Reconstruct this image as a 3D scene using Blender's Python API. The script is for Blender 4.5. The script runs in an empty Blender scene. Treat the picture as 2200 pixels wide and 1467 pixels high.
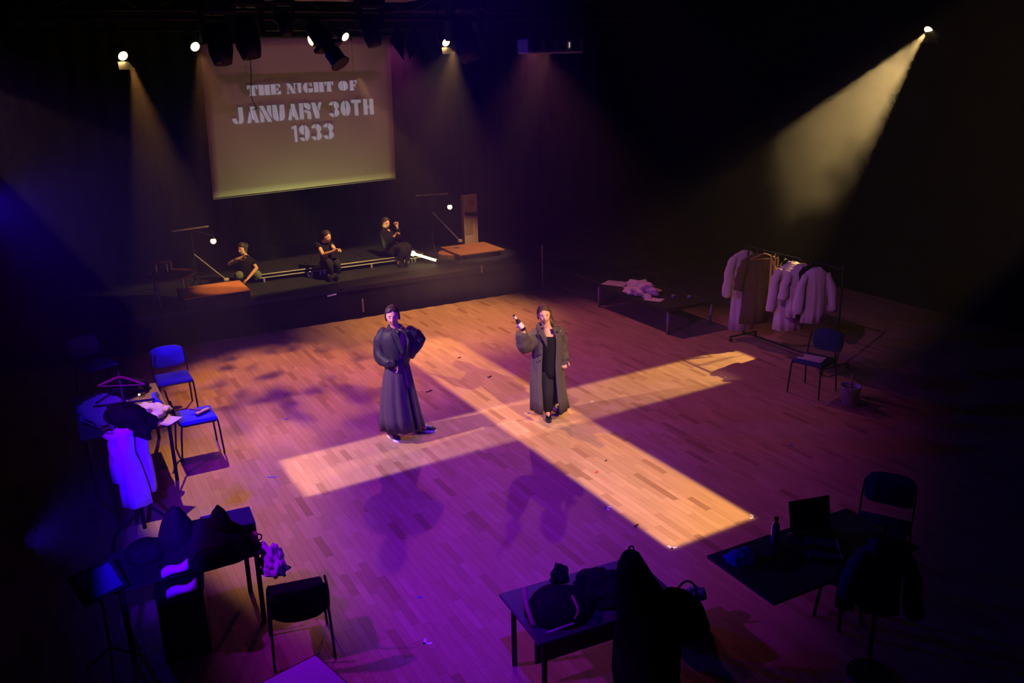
import bpy, bmesh, math, random
import numpy as np
from mathutils import Vector, Matrix, Euler, noise
C = bpy.context; D = bpy.data; S = C.scene
random.seed(7)
PI = math.pi
R = math.radians

# ------------------------------------------------------------------ camera
FPX = 1902.0; HCAM = 4.35
_X = Vector((0.8749104, -0.16378374, 0.45574849))      # world X seen from the camera (right, down, forward)
_Y = Vector((-0.48386948, -0.25667076, 0.83665432))
_Z = Vector((-0.02005306, -0.95252034, -0.30381387))
_M = Matrix((_X, _Y, _Z))                              # camera (right, down, forward) -> world
cam = D.cameras.new('camera'); camo = D.objects.new('camera', cam); S.collection.objects.link(camo)
right, down, fwd = _M.col[0], _M.col[1], _M.col[2]
rot = Matrix((right, -down, -fwd)).transposed()
camo.matrix_world = Matrix.Translation((0, 0, HCAM)) @ rot.to_4x4()
cam.sensor_fit = 'HORIZONTAL'; cam.sensor_width = 36.0; cam.lens = 36.0 * FPX / 2200.0
cam.clip_end = 100; cam.clip_start = 0.05
S.camera = camo

def _ray(px, py): return _M @ Vector((px - 1100.0, py - 733.5, FPX))
def at_z(px, py, z=0.0):
    r = _ray(px, py); return Vector((0, 0, HCAM)) + r * ((z - HCAM) / r.z)
def at_y(px, py, y):
    r = _ray(px, py); return Vector((0, 0, HCAM)) + r * (y / r.y)
def at_x(px, py, x):
    r = _ray(px, py); return Vector((0, 0, HCAM)) + r * (x / r.x)

# ------------------------------------------------------------------ world and view
w = D.worlds.new('world'); S.world = w; w.use_nodes = True
w.node_tree.nodes['Background'].inputs[0].default_value = (0.0, 0.0, 0.0, 1)
w.node_tree.nodes['Background'].inputs[1].default_value = 0.0
wn = w.node_tree; vsn = wn.nodes.new('ShaderNodeVolumeScatter')      # thin theatrical haze filling the hall
vsn.inputs['Color'].default_value = (0.9, 0.9, 0.9, 1); vsn.inputs['Density'].default_value = 0.0055; vsn.inputs['Anisotropy'].default_value = 0.38
wn.links.new(vsn.outputs[0], wn.nodes['World Output'].inputs['Volume'])
S.view_settings.view_transform = 'Standard'; S.view_settings.look = 'None'
S.view_settings.gamma = 1.0; S.view_settings.use_curve_mapping = False
S.view_settings.exposure = 0.0
S.cycles.use_denoising = True; S.cycles.volume_step_rate = 2.0; S.cycles.use_adaptive_sampling = True; S.cycles.adaptive_threshold = 0.04; S.cycles.adaptive_min_samples = 12
S.cycles.max_bounces = 2; S.cycles.diffuse_bounces = 1; S.cycles.glossy_bounces = 1
S.cycles.transmission_bounces = 3; S.cycles.volume_bounces = 0; S.cycles.transparent_max_bounces = 8
S.cycles.use_light_tree = True
S.cycles.caustics_reflective = False; S.cycles.caustics_refractive = False
S.cycles.sample_clamp_indirect = 4.0

# ------------------------------------------------------------------ stage lights
def spot(name, loc, target, power, color, angle, blend=0.5, radius=0.04, poly=None, soft=0.004, breakup=None, hot=None):
    """theatre lantern or added fill: a spot light; poly = floor points its shutters cut the beam to"""
    l = D.lights.new(name, 'SPOT'); o = D.objects.new(name, l); S.collection.objects.link(o)
    loc = Vector(loc); d = (Vector(target) - loc).normalized()
    o.location = loc; o.rotation_euler = d.to_track_quat('-Z', 'Y').to_euler()
    l.energy = power; l.color = color; l.spot_size = R(angle); l.spot_blend = blend; l.shadow_soft_size = radius
    if poly or breakup:
        Rm = d.to_track_quat('-Z', 'Y').to_matrix()
        l.use_nodes = True; nt = l.node_tree; em = nt.nodes['Emission']
        tc = nt.nodes.new('ShaderNodeTexCoord'); last = None
        def mul(a, b):
            m = nt.nodes.new('ShaderNodeMath'); m.operation = 'MULTIPLY'
            nt.links.new(a, m.inputs[0])
            if isinstance(b, float): m.inputs[1].default_value = b
            else: nt.links.new(b, m.inputs[1])
            return m.outputs[0]
        if poly:
            ps = [Vector(p) for p in poly]; cen = sum(ps, Vector()) / len(ps) - loc
            for i in range(len(ps)):
                n = (ps[i] - loc).cross(ps[(i + 1) % len(ps)] - loc).normalized()
                if n.dot(cen) < 0: n = -n
                nl = Rm.transposed() @ n
                dt = nt.nodes.new('ShaderNodeVectorMath'); dt.operation = 'DOT_PRODUCT'
                nt.links.new(tc.outputs['Normal'], dt.inputs[0]); dt.inputs[1].default_value = nl
                mr = nt.nodes.new('ShaderNodeMapRange'); mr.interpolation_type = 'SMOOTHSTEP'
                s = soft[i] if isinstance(soft, (list, tuple)) else soft
                mr.inputs['From Min'].default_value = -s; mr.inputs['From Max'].default_value = s
                nt.links.new(dt.outputs['Value'], mr.inputs['Value'])
                last = mr.outputs[0] if last is None else mul(last, mr.outputs[0])
        if breakup:
            sc_, lo, hi, stretch = breakup
            mp = nt.nodes.new('ShaderNodeMapping'); mp.inputs['Scale'].default_value = stretch
            nt.links.new(tc.outputs['Normal'], mp.inputs[0])
            nz = nt.nodes.new('ShaderNodeTexNoise'); nz.inputs['Scale'].default_value = sc_; nz.inputs['Detail'].default_value = 1.0
            nt.links.new(mp.outputs[0], nz.inputs['Vector'])
            mr = nt.nodes.new('ShaderNodeMapRange'); mr.interpolation_type = 'SMOOTHSTEP'
            mr.inputs['From Min'].default_value = lo; mr.inputs['From Max'].default_value = hi
            nt.links.new(nz.outputs[0], mr.inputs['Value'])
            last = mr.outputs[0] if last is None else mul(last, mr.outputs[0])
        nt.links.new(last, em.inputs['Strength'])
    return o

STRIP1 = [(4.71, 5.66, 0), (5.78, 5.70, 0), (5.76, 12.75, 0), (4.75, 12.95, 0)]
STRIP2 = [(2.08, 8.43, 0), (2.07, 9.47, 0), (9.2, 9.81, 0), (9.2, 8.77, 0)]
R_LAMP = Vector((12.8, 9.72, 4.61)); L_LAMP = Vector((-0.9, 9.3, 4.62)); TOP_PROFILE = Vector((3.74, 10.62, 4.20))
FLOOR = [(0.95, 2.8, 0), (4.0, 3.6, 0), (10.8, 8.0, 0), (11.5, 14.3, 0), (1.2, 14.3, 0)]
# profile lanterns with their shutters cut to the two crossing strips
spot('profile_spot_light', (5.1, 0.6, 6.2), (5.2, 8.2, 0), 7600, (1.0, 0.60, 0.20), 60, 0.1, 0.02, STRIP1, [.004, .005, .012, .005])
spot('profile_spot_light', TOP_PROFILE, (5.25, 9.6, 0), 730, (1.0, 0.50, 0.10), 100, 0.2, 0.03, STRIP1, [.01, .01, .03, .01])
spot('profile_spot_light', R_LAMP, (6.5, 9.1, 0), 4200, (1.0, 0.62, 0.20), 75, 0.2, 0.03, STRIP2, 0.008)
spot('profile_spot_light', L_LAMP, (4.5, 9.0, 0), 2500, (1.0, 0.60, 0.44), 78, 0.2, 0.03, [(2.08, 8.43, 0), (2.07, 9.47, 0), (8.4, 9.8, 0), (8.4, 8.75, 0)], 0.008)
# colour washes
spot('blue_wash_light', (1.5, 2.8, 5.7), (2.6, 7.7, 0), 2900, (0.08, 0.0, 1.0), 60, 1.0, 0.08, [(1.5, 4.6, 0), (4.2, 4.6, 0), (7.5, 8.5, 0), (6.5, 13, 0), (1.6, 13.2, 0), (1.6, 9.0, 0)], [.05, .05, .05, .05, .12, .12])
spot('blue_side_light', (-0.25, 4.4, 2.2), (1.4, 10.6, 0.5), 1600, (0.04, 0.0, 1.0), 56, 0.8, 0.05, [(.42, 9, -1.8), (2.0, 9, -1.8), (2.0, 9, 1.55), (.42, 9, 1.55)], .018)
spot('magenta_wash_light', (-2.2, 6.6, 5.3), (3.8, 8.8, 0), 1300, (0.32, 0.0, 1.0), 96, 0.8, 0.08, FLOOR, 0.06)
spot('red_wash_light', (5.6, 14.1, 4.70), (4.6, 8.8, 0), 480, (0.90, 0.10, 0.55), 84, 1.0, 0.06, FLOOR, 0.06)
spot('red_wash_light', (8.2, 14.1, 4.70), (6.9, 10.4, 0), 450, (1.0, 0.22, 0.35), 84, 1.0, 0.06, FLOOR, 0.06)  # added second wash that reddens the floor right of centre
spot('rack_fill_light', (3.0, 5.5, 6.2), (9.8, 9.3, 1.0), 520, (0.80, 0.22, 1.0), 20, 1.0, 0.06)  # added fill without a lantern, lifts the costumes on the rail
# the glowing lanterns on the farther bar
spot('lantern_light', at_y(265, 121, 13.85) + Vector((.06, -.20, -.11)), (1.55, 8.4, 0), 1300, (1.0, 0.42, 0.10), 44, 0.8, 0.03, [(0.5, 8.6, 0), (1.35, 6.2, 0), (1.8, 6.0, 0), (3.4, 12.2, 0), (0.6, 12.4, 0)], [.02, .04, .06, .04, .02])
spot('lantern_light', at_y(420, 101, 13.85) + Vector((.02, -.09, -.04)), (2.9, 12.0, 0), 1150, (1.0, 0.38, 0.12), 50, 0.7, 0.05, None, 0, (8, .28, .54, (1, 1, .4)))
spot('lantern_light', at_y(743, 80, 13.85) + Vector((.04, -.08, -.05)), (4.6, 11.6, 0), 130, (1.0, 0.45, 0.18), 34, 0.7, 0.03)
spot('lantern_light', at_y(959, 92, 13.85) + Vector((.02, -.20, -.10)), (6.0, 13.6, 0), 1250, (1.0, 0.46, 0.14), 60, 0.9, 0.03)
# small specials on the stage, then added fills on the screen
spot('stage_special_light', (3.6, 13.9, 4.7), (2.75, 15.05, .8), 700, (1.0, 0.44, 0.18), 16, 0.8, 0.03)
spot('stage_special_light', (8.6, 14.0, 4.7), (7.8, 15.9, .7), 880, (1.0, 0.55, 0.28), 24, 0.6, 0.03)
spot('stage_special_light', (6.2, 12.6, 4.7), (4.5, 15.7, 1.2), 2200, (1.0, 0.58, 0.18), 60, 0.9, 0.05, [(1.9, 15.7, -.8), (6.9, 16.2, -.8), (6.9, 16.2, 1.72), (1.9, 15.7, 1.62)], .02)
spot('screen_low_fill_light', (3.75, 15.95, .80), (3.75, 16.5, 2.7), 26, (0.85, 1.0, 0.26), 130, 1.0, 0.05)  # added unseen fills, brighten the foot of the screen in yellow-green
spot('screen_low_fill_light', (4.75, 15.95, .80), (4.75, 16.5, 2.7), 26, (0.92, 1.0, 0.25), 130, 1.0, 0.05)
spot('screen_low_fill_light', (5.75, 15.95, .80), (5.75, 16.5, 2.7), 26, (1.0, 0.97, 0.24), 130, 1.0, 0.05)
spot('screen_front_fill_light', (6.5, 9.0, 6.2), (4.8, 16.5, 3.6), 165, (1.0, 0.28, 0.62), 28, 0.8, 0.05)  # added unseen fill that tints the whole screen reddish
spot('left_blue_light', at_y(-60, 430, 12.0), at_y(170, 500, 11.2), 620, (0.02, 0.0, 1.0), 96, 1.0, 0.05)
# ------------------------------------------------------------------ materials
def mat(name, col, rough=0.7, metal=0.0, spec=0.3, emit=None, estr=0.0, noise_amt=0.0, noise_scale=8.0, bump=0.0, bump_scale=60.0, alpha=None, trans=0.0, stretch=(1, 1, 1)):
    m = D.materials.new(name); m.use_nodes = True; nt = m.node_tree; b = nt.nodes['Principled BSDF']
    b.inputs['Base Color'].default_value = (*col, 1); b.inputs['Roughness'].default_value = rough
    b.inputs['Metallic'].default_value = metal; b.inputs['Specular IOR Level'].default_value = spec
    if trans: b.inputs['Transmission Weight'].default_value = trans
    if emit: b.inputs['Emission Color'].default_value = (*emit, 1); b.inputs['Emission Strength'].default_value = estr
    tc = None
    if noise_amt or bump:
        tc = nt.nodes.new('ShaderNodeTexCoord'); mp = nt.nodes.new('ShaderNodeMapping'); mp.inputs['Scale'].default_value = stretch
        nt.links.new(tc.outputs['Object'], mp.inputs[0])
    if noise_amt:
        nz = nt.nodes.new('ShaderNodeTexNoise'); nz.inputs['Scale'].default_value = noise_scale; nz.inputs['Detail'].default_value = 3
        nt.links.new(mp.outputs[0], nz.inputs['Vector'])
        mx = nt.nodes.new('ShaderNodeMix'); mx.data_type = 'RGBA'
        mx.inputs['A'].default_value = (*[c * (1 - noise_amt) for c in col], 1); mx.inputs['B'].default_value = (*[min(1, c * (1 + noise_amt)) for c in col], 1)
        nt.links.new(nz.outputs[0], mx.inputs['Factor']); nt.links.new(mx.outputs['Result'], b.inputs['Base Color'])
    if bump:
        nz = nt.nodes.new('ShaderNodeTexNoise'); nz.inputs['Scale'].default_value = bump_scale; nz.inputs['Detail'].default_value = 2
        nt.links.new(mp.outputs[0], nz.inputs['Vector'])
        bp = nt.nodes.new('ShaderNodeBump'); bp.inputs['Strength'].default_value = bump; bp.inputs['Distance'].default_value = 0.01
        nt.links.new(nz.outputs[0], bp.inputs['Height']); nt.links.new(bp.outputs[0], b.inputs['Normal'])
    return m

MT = dict(
    black_paint=mat('black_paint', (0.012, 0.012, 0.013), 0.75, noise_amt=0.3),
    black_wall=mat('black_wall', (0.010, 0.009, 0.010), 0.95, spec=0.05, noise_amt=0.3, noise_scale=2),
    black_metal=mat('black_metal', (0.02, 0.02, 0.022), 0.45, 0.5, noise_amt=0.2),
    grey_metal=mat('grey_metal', (0.35, 0.35, 0.36), 0.4, 0.8, noise_amt=0.1),
    alu=mat('aluminium', (0.55, 0.56, 0.52), 0.4, 0.7, noise_amt=0.1),
    chrome=mat('chrome', (0.7, 0.7, 0.72), 0.15, 1.0),
    white_screen=mat('screen_cloth', (0.62, 0.60, 0.58), 0.85, spec=0.1, noise_amt=0.03, noise_scale=3),
    letters=mat('projected_image', (0.62, 0.6, 0.62), 0.85, emit=(0.55, 0.50, 0.66), estr=0.30),
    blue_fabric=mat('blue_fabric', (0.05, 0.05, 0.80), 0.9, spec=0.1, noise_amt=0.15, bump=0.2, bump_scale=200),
    dark_fabric=mat('dark_fabric', (0.035, 0.04, 0.12), 0.9, spec=0.1, noise_amt=0.2),  # also on chairs, jacket and music sheet, where shade is put into the colour
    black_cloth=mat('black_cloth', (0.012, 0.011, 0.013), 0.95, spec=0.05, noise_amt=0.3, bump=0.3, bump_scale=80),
    white_cloth=mat('white_cloth', (0.72, 0.72, 0.74), 0.9, spec=0.1, noise_amt=0.06, bump=0.2, bump_scale=60),
    cream_cloth=mat('cream_cloth', (0.62, 0.55, 0.50), 0.9, spec=0.1, noise_amt=0.1, bump=0.2, bump_scale=60),
    brown_cloth=mat('brown_cloth', (0.10, 0.06, 0.045), 0.95, spec=0.05, noise_amt=0.2, bump=0.3),
    coat_grey=mat('coat_wool', (0.078, 0.056, 0.078), 0.95, spec=0.08, noise_amt=0.35, noise_scale=90, bump=0.4, bump_scale=150),
    coat_grey2=mat('coat_grey', (0.072, 0.060, 0.064), 0.9, spec=0.08, noise_amt=0.15, noise_scale=30, bump=0.3),
    jacket=mat('dark_jacket', (0.020, 0.018, 0.026), 0.6, spec=0.3, noise_amt=0.2, bump=0.3, bump_scale=30),
    shirt=mat('pale_blouse', (0.34, 0.22, 0.16), 0.8, noise_amt=0.1),
    skin=mat('skin', (0.62, 0.36, 0.26), 0.55, spec=0.3, noise_amt=0.06, noise_scale=20),
    lips=mat('lips', (0.35, 0.10, 0.09), 0.4), eye=mat('eye_dark', (0.03, 0.02, 0.02), 0.3), eyewhite=mat('eye_white', (0.6, 0.58, 0.55), 0.3),
    hair=mat('dark_hair', (0.030, 0.016, 0.010), 0.6, spec=0.4, noise_amt=0.4, noise_scale=60, stretch=(1, 1, 0.15)),
    hair2=mat('brown_hair', (0.065, 0.030, 0.014), 0.55, spec=0.4, noise_amt=0.4, noise_scale=60, stretch=(1, 1, 0.15)),
    black_shirt=mat('black_shirt', (0.010, 0.009, 0.010), 0.9, spec=0.1, noise_amt=0.2),
    trouser=mat('dark_trousers', (0.020, 0.018, 0.021), 0.9, spec=0.1, noise_amt=0.2),
    green_trouser=mat('green_trousers', (0.12, 0.15, 0.08), 0.9, noise_amt=0.2),
    shoe_black=mat('shoe_canvas', (0.02, 0.02, 0.045), 0.7), shoe_white=mat('shoe_rubber', (0.75, 0.75, 0.76), 0.5),
    leather=mat('black_leather', (0.012, 0.011, 0.012), 0.35),
    wood_top=mat('varnished_wood', (0.42, 0.17, 0.06), 0.5, noise_amt=0.3, noise_scale=6, stretch=(1, 8, 1)),
    wood_pale=mat('pale_wood', (0.50, 0.36, 0.24), 0.6, noise_amt=0.25, noise_scale=8, stretch=(6, 1, 1)),
    wood_dark=mat('dark_wood', (0.14, 0.045, 0.03), 0.45, noise_amt=0.3, noise_scale=6),
    wood_handle=mat('wooden_handle', (0.35, 0.20, 0.10), 0.6, noise_amt=0.2),
    table_top=mat('table_laminate', (0.07, 0.07, 0.085), 0.45, noise_amt=0.08),
    table_brown=mat('table_brown', (0.13, 0.085, 0.06), 0.6, noise_amt=0.1),
    paper=mat('paper', (0.70, 0.66, 0.60), 0.8, noise_amt=0.04),
    plastic_black=mat('black_plastic', (0.012, 0.012, 0.013), 0.4),
    plastic_grey=mat('grey_plastic', (0.30, 0.28, 0.30), 0.5, noise_amt=0.05),
    bucket=mat('bucket_plastic', (0.42, 0.36, 0.40), 0.5, noise_amt=0.08),
    glass=mat('bottle_glass', (0.02, 0.012, 0.008), 0.08, spec=0.6), clear=mat('clear_plastic', (0.35, 0.35, 0.40), 0.15, spec=0.6),
    tape=mat('white_tape', (0.8, 0.8, 0.8), 0.6), tape_blue=mat('blue_tape', (0.03, 0.05, 0.6), 0.6), debris=mat('dark_scrap', (0.05, 0.02, 0.015), 0.8),
    lamp_glow=mat('lamp_lens', (0.9, 0.8, 0.5), 0.3, emit=(1.0, 0.70, 0.32), estr=5.0),
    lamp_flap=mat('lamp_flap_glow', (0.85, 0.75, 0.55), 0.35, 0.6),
    bulb=mat('bulb_glow', (0.9, 0.7, 0.3), 0.3, emit=(1.0, 0.62, 0.22), estr=5.0),
    tube=mat('tube_glow', (0.9, 0.9, 0.5), 0.3, emit=(1.0, 0.85, 0.35), estr=6.0),
    grey_case=mat('grey_case', (0.80, 0.74, 0.82), 0.6, noise_amt=0.05),
    photo=mat('faded_print', (0.30, 0.22, 0.10), 0.7, noise_amt=0.5, noise_scale=14),
    teal=mat('teal_plastic', (0.05, 0.10, 0.16), 0.5), tan=mat('tan_leather', (0.40, 0.22, 0.13), 0.6, noise_amt=0.2),
    red_dot=mat('red_scrap', (0.6, 0.02, 0.02), 0.6),
)

# ------------------------------------------------------------------ object helpers
COL = S.collection
def obj(name, data, m=None, parent=None, loc=None, rot=None, smooth=False):
    if isinstance(data, bmesh.types.BMesh):
        me = D.meshes.new(name); data.normal_update(); data.to_mesh(me); data.free()
    else: me = data
    if m is not None and not me.materials: me.materials.append(m)
    if smooth: me.polygons.foreach_set('use_smooth', [True] * len(me.polygons))
    o = D.objects.new(name, me); COL.objects.link(o)
    if parent: o.parent = parent
    if loc is not None: o.location = loc
    if rot is not None: o.rotation_euler = rot
    return o
def tag(o, label, cat, group=None, kind=None):
    o['label'] = label
    if cat: o['category'] = cat
    if group: o['group'] = group
    if kind: o['kind'] = kind
    return o
def thing(name, label, cat, loc=(0, 0, 0), rotz=0, group=None):
    o = D.objects.new(name, None); COL.objects.link(o); o.location = loc; o.rotation_euler = (0, 0, rotz)
    o.empty_display_size = 0.1
    return tag(o, label, cat, group)
def struct(name, bm, m, parent=None, **k):
    o = obj(name, bm, m, parent, **k)
    if not parent: o['kind'] = 'structure'
    return o
def dup(root, loc, rotz=0, label=None, group=None):
    r = root.copy(); COL.objects.link(r); r.location = loc; r.rotation_euler = (0, 0, rotz)
    if label: r['label'] = label
    if group: r['group'] = group
    for ch in [c for c in D.objects if c.parent == root]:
        c = ch.copy(); COL.objects.link(c); c.parent = r
        for g in [q for q in D.objects if q.parent == ch]:
            d = g.copy(); COL.objects.link(d); d.parent = c
    return r

def NB(): return bmesh.new()
def box(bm, c, s, rot=None, bev=0.0):
    """box centred at c with full sizes s"""
    m = Matrix.Translation(c) @ (rot.to_matrix().to_4x4() if rot is not None else Matrix()) @ Matrix.Diagonal((s[0], s[1], s[2], 1))
    r = bmesh.ops.create_cube(bm, size=1.0, matrix=m)
    if bev:
        es = list({e for v in r['verts'] for e in v.link_edges})
        bmesh.ops.bevel(bm, geom=es, offset=bev, segments=2, affect='EDGES', profile=0.5)
    return bm
def ring_pts(c, ax, ay, n, rx, ry, fn=None):
    out = []
    for i in range(n):
        a = 2 * PI * i / n; k = fn(a) if fn else 1.0
        out.append(c + ax * (math.cos(a) * rx * k) + ay * (math.sin(a) * ry * k))
    return out
def loft(bm, rings, close=True, cap=(True, True)):
    vs = [[bm.verts.new(p) for p in r] for r in rings]; n = len(vs[0])
    for a, b in zip(vs[:-1], vs[1:]):
        for i in range(n if close else n - 1):
            j = (i + 1) % n; bm.faces.new((a[i], a[j], b[j], b[i]))
    if close:
        if cap[0]: bm.faces.new(list(reversed(vs[0])))
        if cap[1]: bm.faces.new(vs[-1])
    return vs
def tube(bm, pts, r, n=8, cap=True, flat=1.0):
    """tube through pts; r a number or a list"""
    pts = [Vector(p) for p in pts]; rs = r if isinstance(r, (list, tuple)) else [r] * len(pts)
    rings = []; up = Vector((0, 0, 1)); prev = None
    for i, p in enumerate(pts):
        d = ((pts[min(i + 1, len(pts) - 1)] - p).normalized() + (p - pts[max(i - 1, 0)]).normalized())
        if d.length < 1e-6: d = Vector((0, 0, 1))
        d.normalize()
        if prev is None:
            a = d.cross(up if abs(d.z) < 0.95 else Vector((1, 0, 0))).normalized()
        else: a = (prev - d * prev.dot(d)).normalized()
        prev = a; b = d.cross(a)
        rings.append(ring_pts(p, a, b, n, rs[i], rs[i] * flat))
    loft(bm, rings, cap=(cap, cap)); return bm
def smooth_path(pts, k=4):
    """Catmull-Rom through pts"""
    P = [Vector(p) for p in pts]; out = []
    for i in range(len(P) - 1):
        p0, p1, p2, p3 = P[max(i - 1, 0)], P[i], P[i + 1], P[min(i + 2, len(P) - 1)]
        for j in range(k):
            t = j / k
            out.append(0.5 * ((2 * p1) + (p2 - p0) * t + (2 * p0 - 5 * p1 + 4 * p2 - p3) * t * t + (3 * p1 - p0 - 3 * p2 + p3) * t ** 3))
    out.append(P[-1]); return out
def lathe(bm, prof, n=20, c=(0, 0, 0), axis='z'):
    rings = []
    c = Vector(c)
    for r, z in prof:
        rings.append([c + (Vector((math.cos(2 * PI * i / n) * r, math.sin(2 * PI * i / n) * r, z)) if axis == 'z' else
                      Vector((math.cos(2 * PI * i / n) * r, -z, math.sin(2 * PI * i / n) * r))) for i in range(n)])
    loft(bm, rings); return bm
def prism(bm, poly, z0, z1):
    lo = [bm.verts.new((p[0], p[1], z0)) for p in poly]; hi = [bm.verts.new((p[0], p[1], z1)) for p in poly]
    n = len(poly)
    bm.faces.new(list(reversed(lo))); bm.faces.new(hi)
    for i in range(n): bm.faces.new((lo[i], lo[(i + 1) % n], hi[(i + 1) % n], hi[i]))
    return bm
def ico(bm, c, s, sub=2, rot=None):
    m = Matrix.Translation(c) @ (rot.to_matrix().to_4x4() if rot is not None else Matrix()) @ Matrix.Diagonal((s[0], s[1], s[2], 1))
    bmesh.ops.create_icosphere(bm, subdivisions=sub, radius=1.0, matrix=m); return bm
def lump(c, s, amp=0.15, freq=3.0, sub=4, seed=0.0, flat_bottom=None, fold=0.0):
    """a crumpled heap: an ellipsoid pushed about by noise, flattened where it rests"""
    bm = NB(); bmesh.ops.create_icosphere(bm, subdivisions=sub, radius=1.0)
    for v in bm.verts:
        d = v.co.normalized(); q = d * freq + Vector((seed, seed * 1.7, 0))
        k = 1 + amp * noise.noise(q) + fold * 0.55 * abs(noise.noise(q * 1.35 + Vector((3, 1, 2)))) + amp * 0.12 * noise.noise(q * 2.4)
        v.co = Vector((d.x * s[0] * k, d.y * s[1] * k, d.z * s[2] * k))
        if flat_bottom is not None and v.co.z < flat_bottom: v.co.z = flat_bottom
        v.co += Vector(c)
    return bm
# ------------------------------------------------------------------ the room
XL, XR, YB, YF, ZC = -2.6, 13.6, 19.4, -2.0, 6.6
bm = NB(); box(bm, ((XL + XR) / 2, (YB + YF) / 2, -0.06), (XR - XL, YB - YF, 0.10)); floor = struct('floor', bm, MT['wood_dark'])
bm = NB(); box(bm, ((XL + XR) / 2, YB + 0.1, ZC / 2), (XR - XL, 0.2, ZC)); struct('wall_back', bm, MT['black_wall'])
bm = NB(); box(bm, (XL - 0.1, (YB + YF) / 2, ZC / 2), (0.2, YB - YF, ZC)); struct('wall_left', bm, MT['black_wall'])
bm = NB(); box(bm, (XR + 0.1, (YB + YF) / 2, ZC / 2), (0.2, YB - YF, ZC)); struct('wall_right', bm, MT['black_wall'])
bm = NB(); box(bm, ((XL + XR) / 2, (YB + YF) / 2, ZC + 0.1), (XR - XL, YB - YF, 0.2)); struct('ceiling', bm, MT['black_wall'])

# parquet: staves 7.1 cm wide in rows along the room, lengths 36-46 cm
def stave_mat():
    m = D.materials.new('parquet_stave'); m.use_nodes = True; nt = m.node_tree; b = nt.nodes['Principled BSDF']
    at = nt.nodes.new('ShaderNodeAttribute'); at.attribute_name = 'tone'; at.attribute_type = 'GEOMETRY'
    oi = nt.nodes.new('ShaderNodeObjectInfo')
    isp = nt.nodes.new('ShaderNodeAttribute'); isp.attribute_name = 'shared'; isp.attribute_type = 'GEOMETRY'
    mxt = nt.nodes.new('ShaderNodeMix'); mxt.data_type = 'FLOAT'
    nt.links.new(isp.outputs['Fac'], mxt.inputs['Factor']); nt.links.new(at.outputs['Fac'], mxt.inputs['A']); nt.links.new(oi.outputs['Random'], mxt.inputs['B'])
    ramp = nt.nodes.new('ShaderNodeValToRGB'); cr = ramp.color_ramp
    cr.elements[0].position = 0.0; cr.elements[0].color = (0.26, 0.145, 0.08, 1)
    cr.elements[1].position = 1.0; cr.elements[1].color = (0.45, 0.295, 0.18, 1)
    for p, c in ((0.05, (0.32, 0.19, 0.105, 1)), (0.15, (0.375, 0.235, 0.135, 1)), (0.70, (0.41, 0.26, 0.155, 1))):
        e = cr.elements.new(p); e.color = c
    nt.links.new(mxt.outputs['Result'], ramp.inputs[0])
    tc = nt.nodes.new('ShaderNodeNewGeometry'); mp = nt.nodes.new('ShaderNodeMapping'); mp.inputs['Scale'].default_value = (30, 2.0, 1)
    nt.links.new(tc.outputs['Position'], mp.inputs[0])
    nz = nt.nodes.new('ShaderNodeTexNoise'); nz.inputs['Scale'].default_value = 1.0; nz.inputs['Detail'].default_value = 3
    nt.links.new(mp.outputs[0], nz.inputs['Vector'])
    mr = nt.nodes.new('ShaderNodeMapRange'); mr.inputs['To Min'].default_value = 0.82; mr.inputs['To Max'].default_value = 1.15
    nt.links.new(nz.outputs[0], mr.inputs['Value'])
    vm = nt.nodes.new('ShaderNodeVectorMath'); vm.operation = 'SCALE'
    nt.links.new(ramp.outputs[0], vm.inputs[0]); nt.links.new(mr.outputs[0], vm.inputs['Scale'])
    nt.links.new(vm.outputs[0], b.inputs['Base Color'])
    b.inputs['Roughness'].default_value = 0.55; b.inputs['Specular IOR Level'].default_value = 0.28
    return m
STAVE = stave_mat()
rng = random.Random(3)
WST = 0.0714
near = []; rest_v = []; rest_f = []; rest_t = []
GAP = 0.0012
x = XL
col_i = 0
staves = []
while x < XR - 0.01:
    y = YF + rng.random() * 0.4
    while y < (14.9 if x < 8.6 else YB - .01):
        L = min(rng.choice((0.36, 0.40, 0.46, 0.30)), max(.05, YB - y))
        staves.append((x, y, min(WST, XR - x), L)); y += L
    x += WST; col_i += 1
def vis_size(s):
    p = Vector((s[0], s[1], 0)) - Vector((0, 0, HCAM)); c = _M.transposed() @ p
    if c.z < 1: return 0
    u, v = 1100 + FPX * c.x / c.z, 733 + FPX * c.y / c.z
    if not (120 < u < 2100 and 500 < v < 1500): return 0
    lit = (560 < u < 1500) and v > 900            # the part of the floor that is lit and clear of furniture
    return (1.0 if lit else 0.3) / c.z * (FPX)
order = sorted(range(len(staves)), key=lambda i: -vis_size(staves[i]))
single = set(order[:300])
lens = {}
for L in (0.36, 0.40, 0.46, 0.30):
    bm = NB(); box(bm, (WST / 2, L / 2, -0.005), (WST - GAP, L - GAP, 0.010))
    me = D.meshes.new('stave'); bm.to_mesh(me); bm.free(); me.materials.append(STAVE)
    a = me.attributes.new('shared', 'FLOAT', 'FACE'); a.data.foreach_set('value', [1.0] * len(me.polygons)); lens[L] = me
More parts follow.
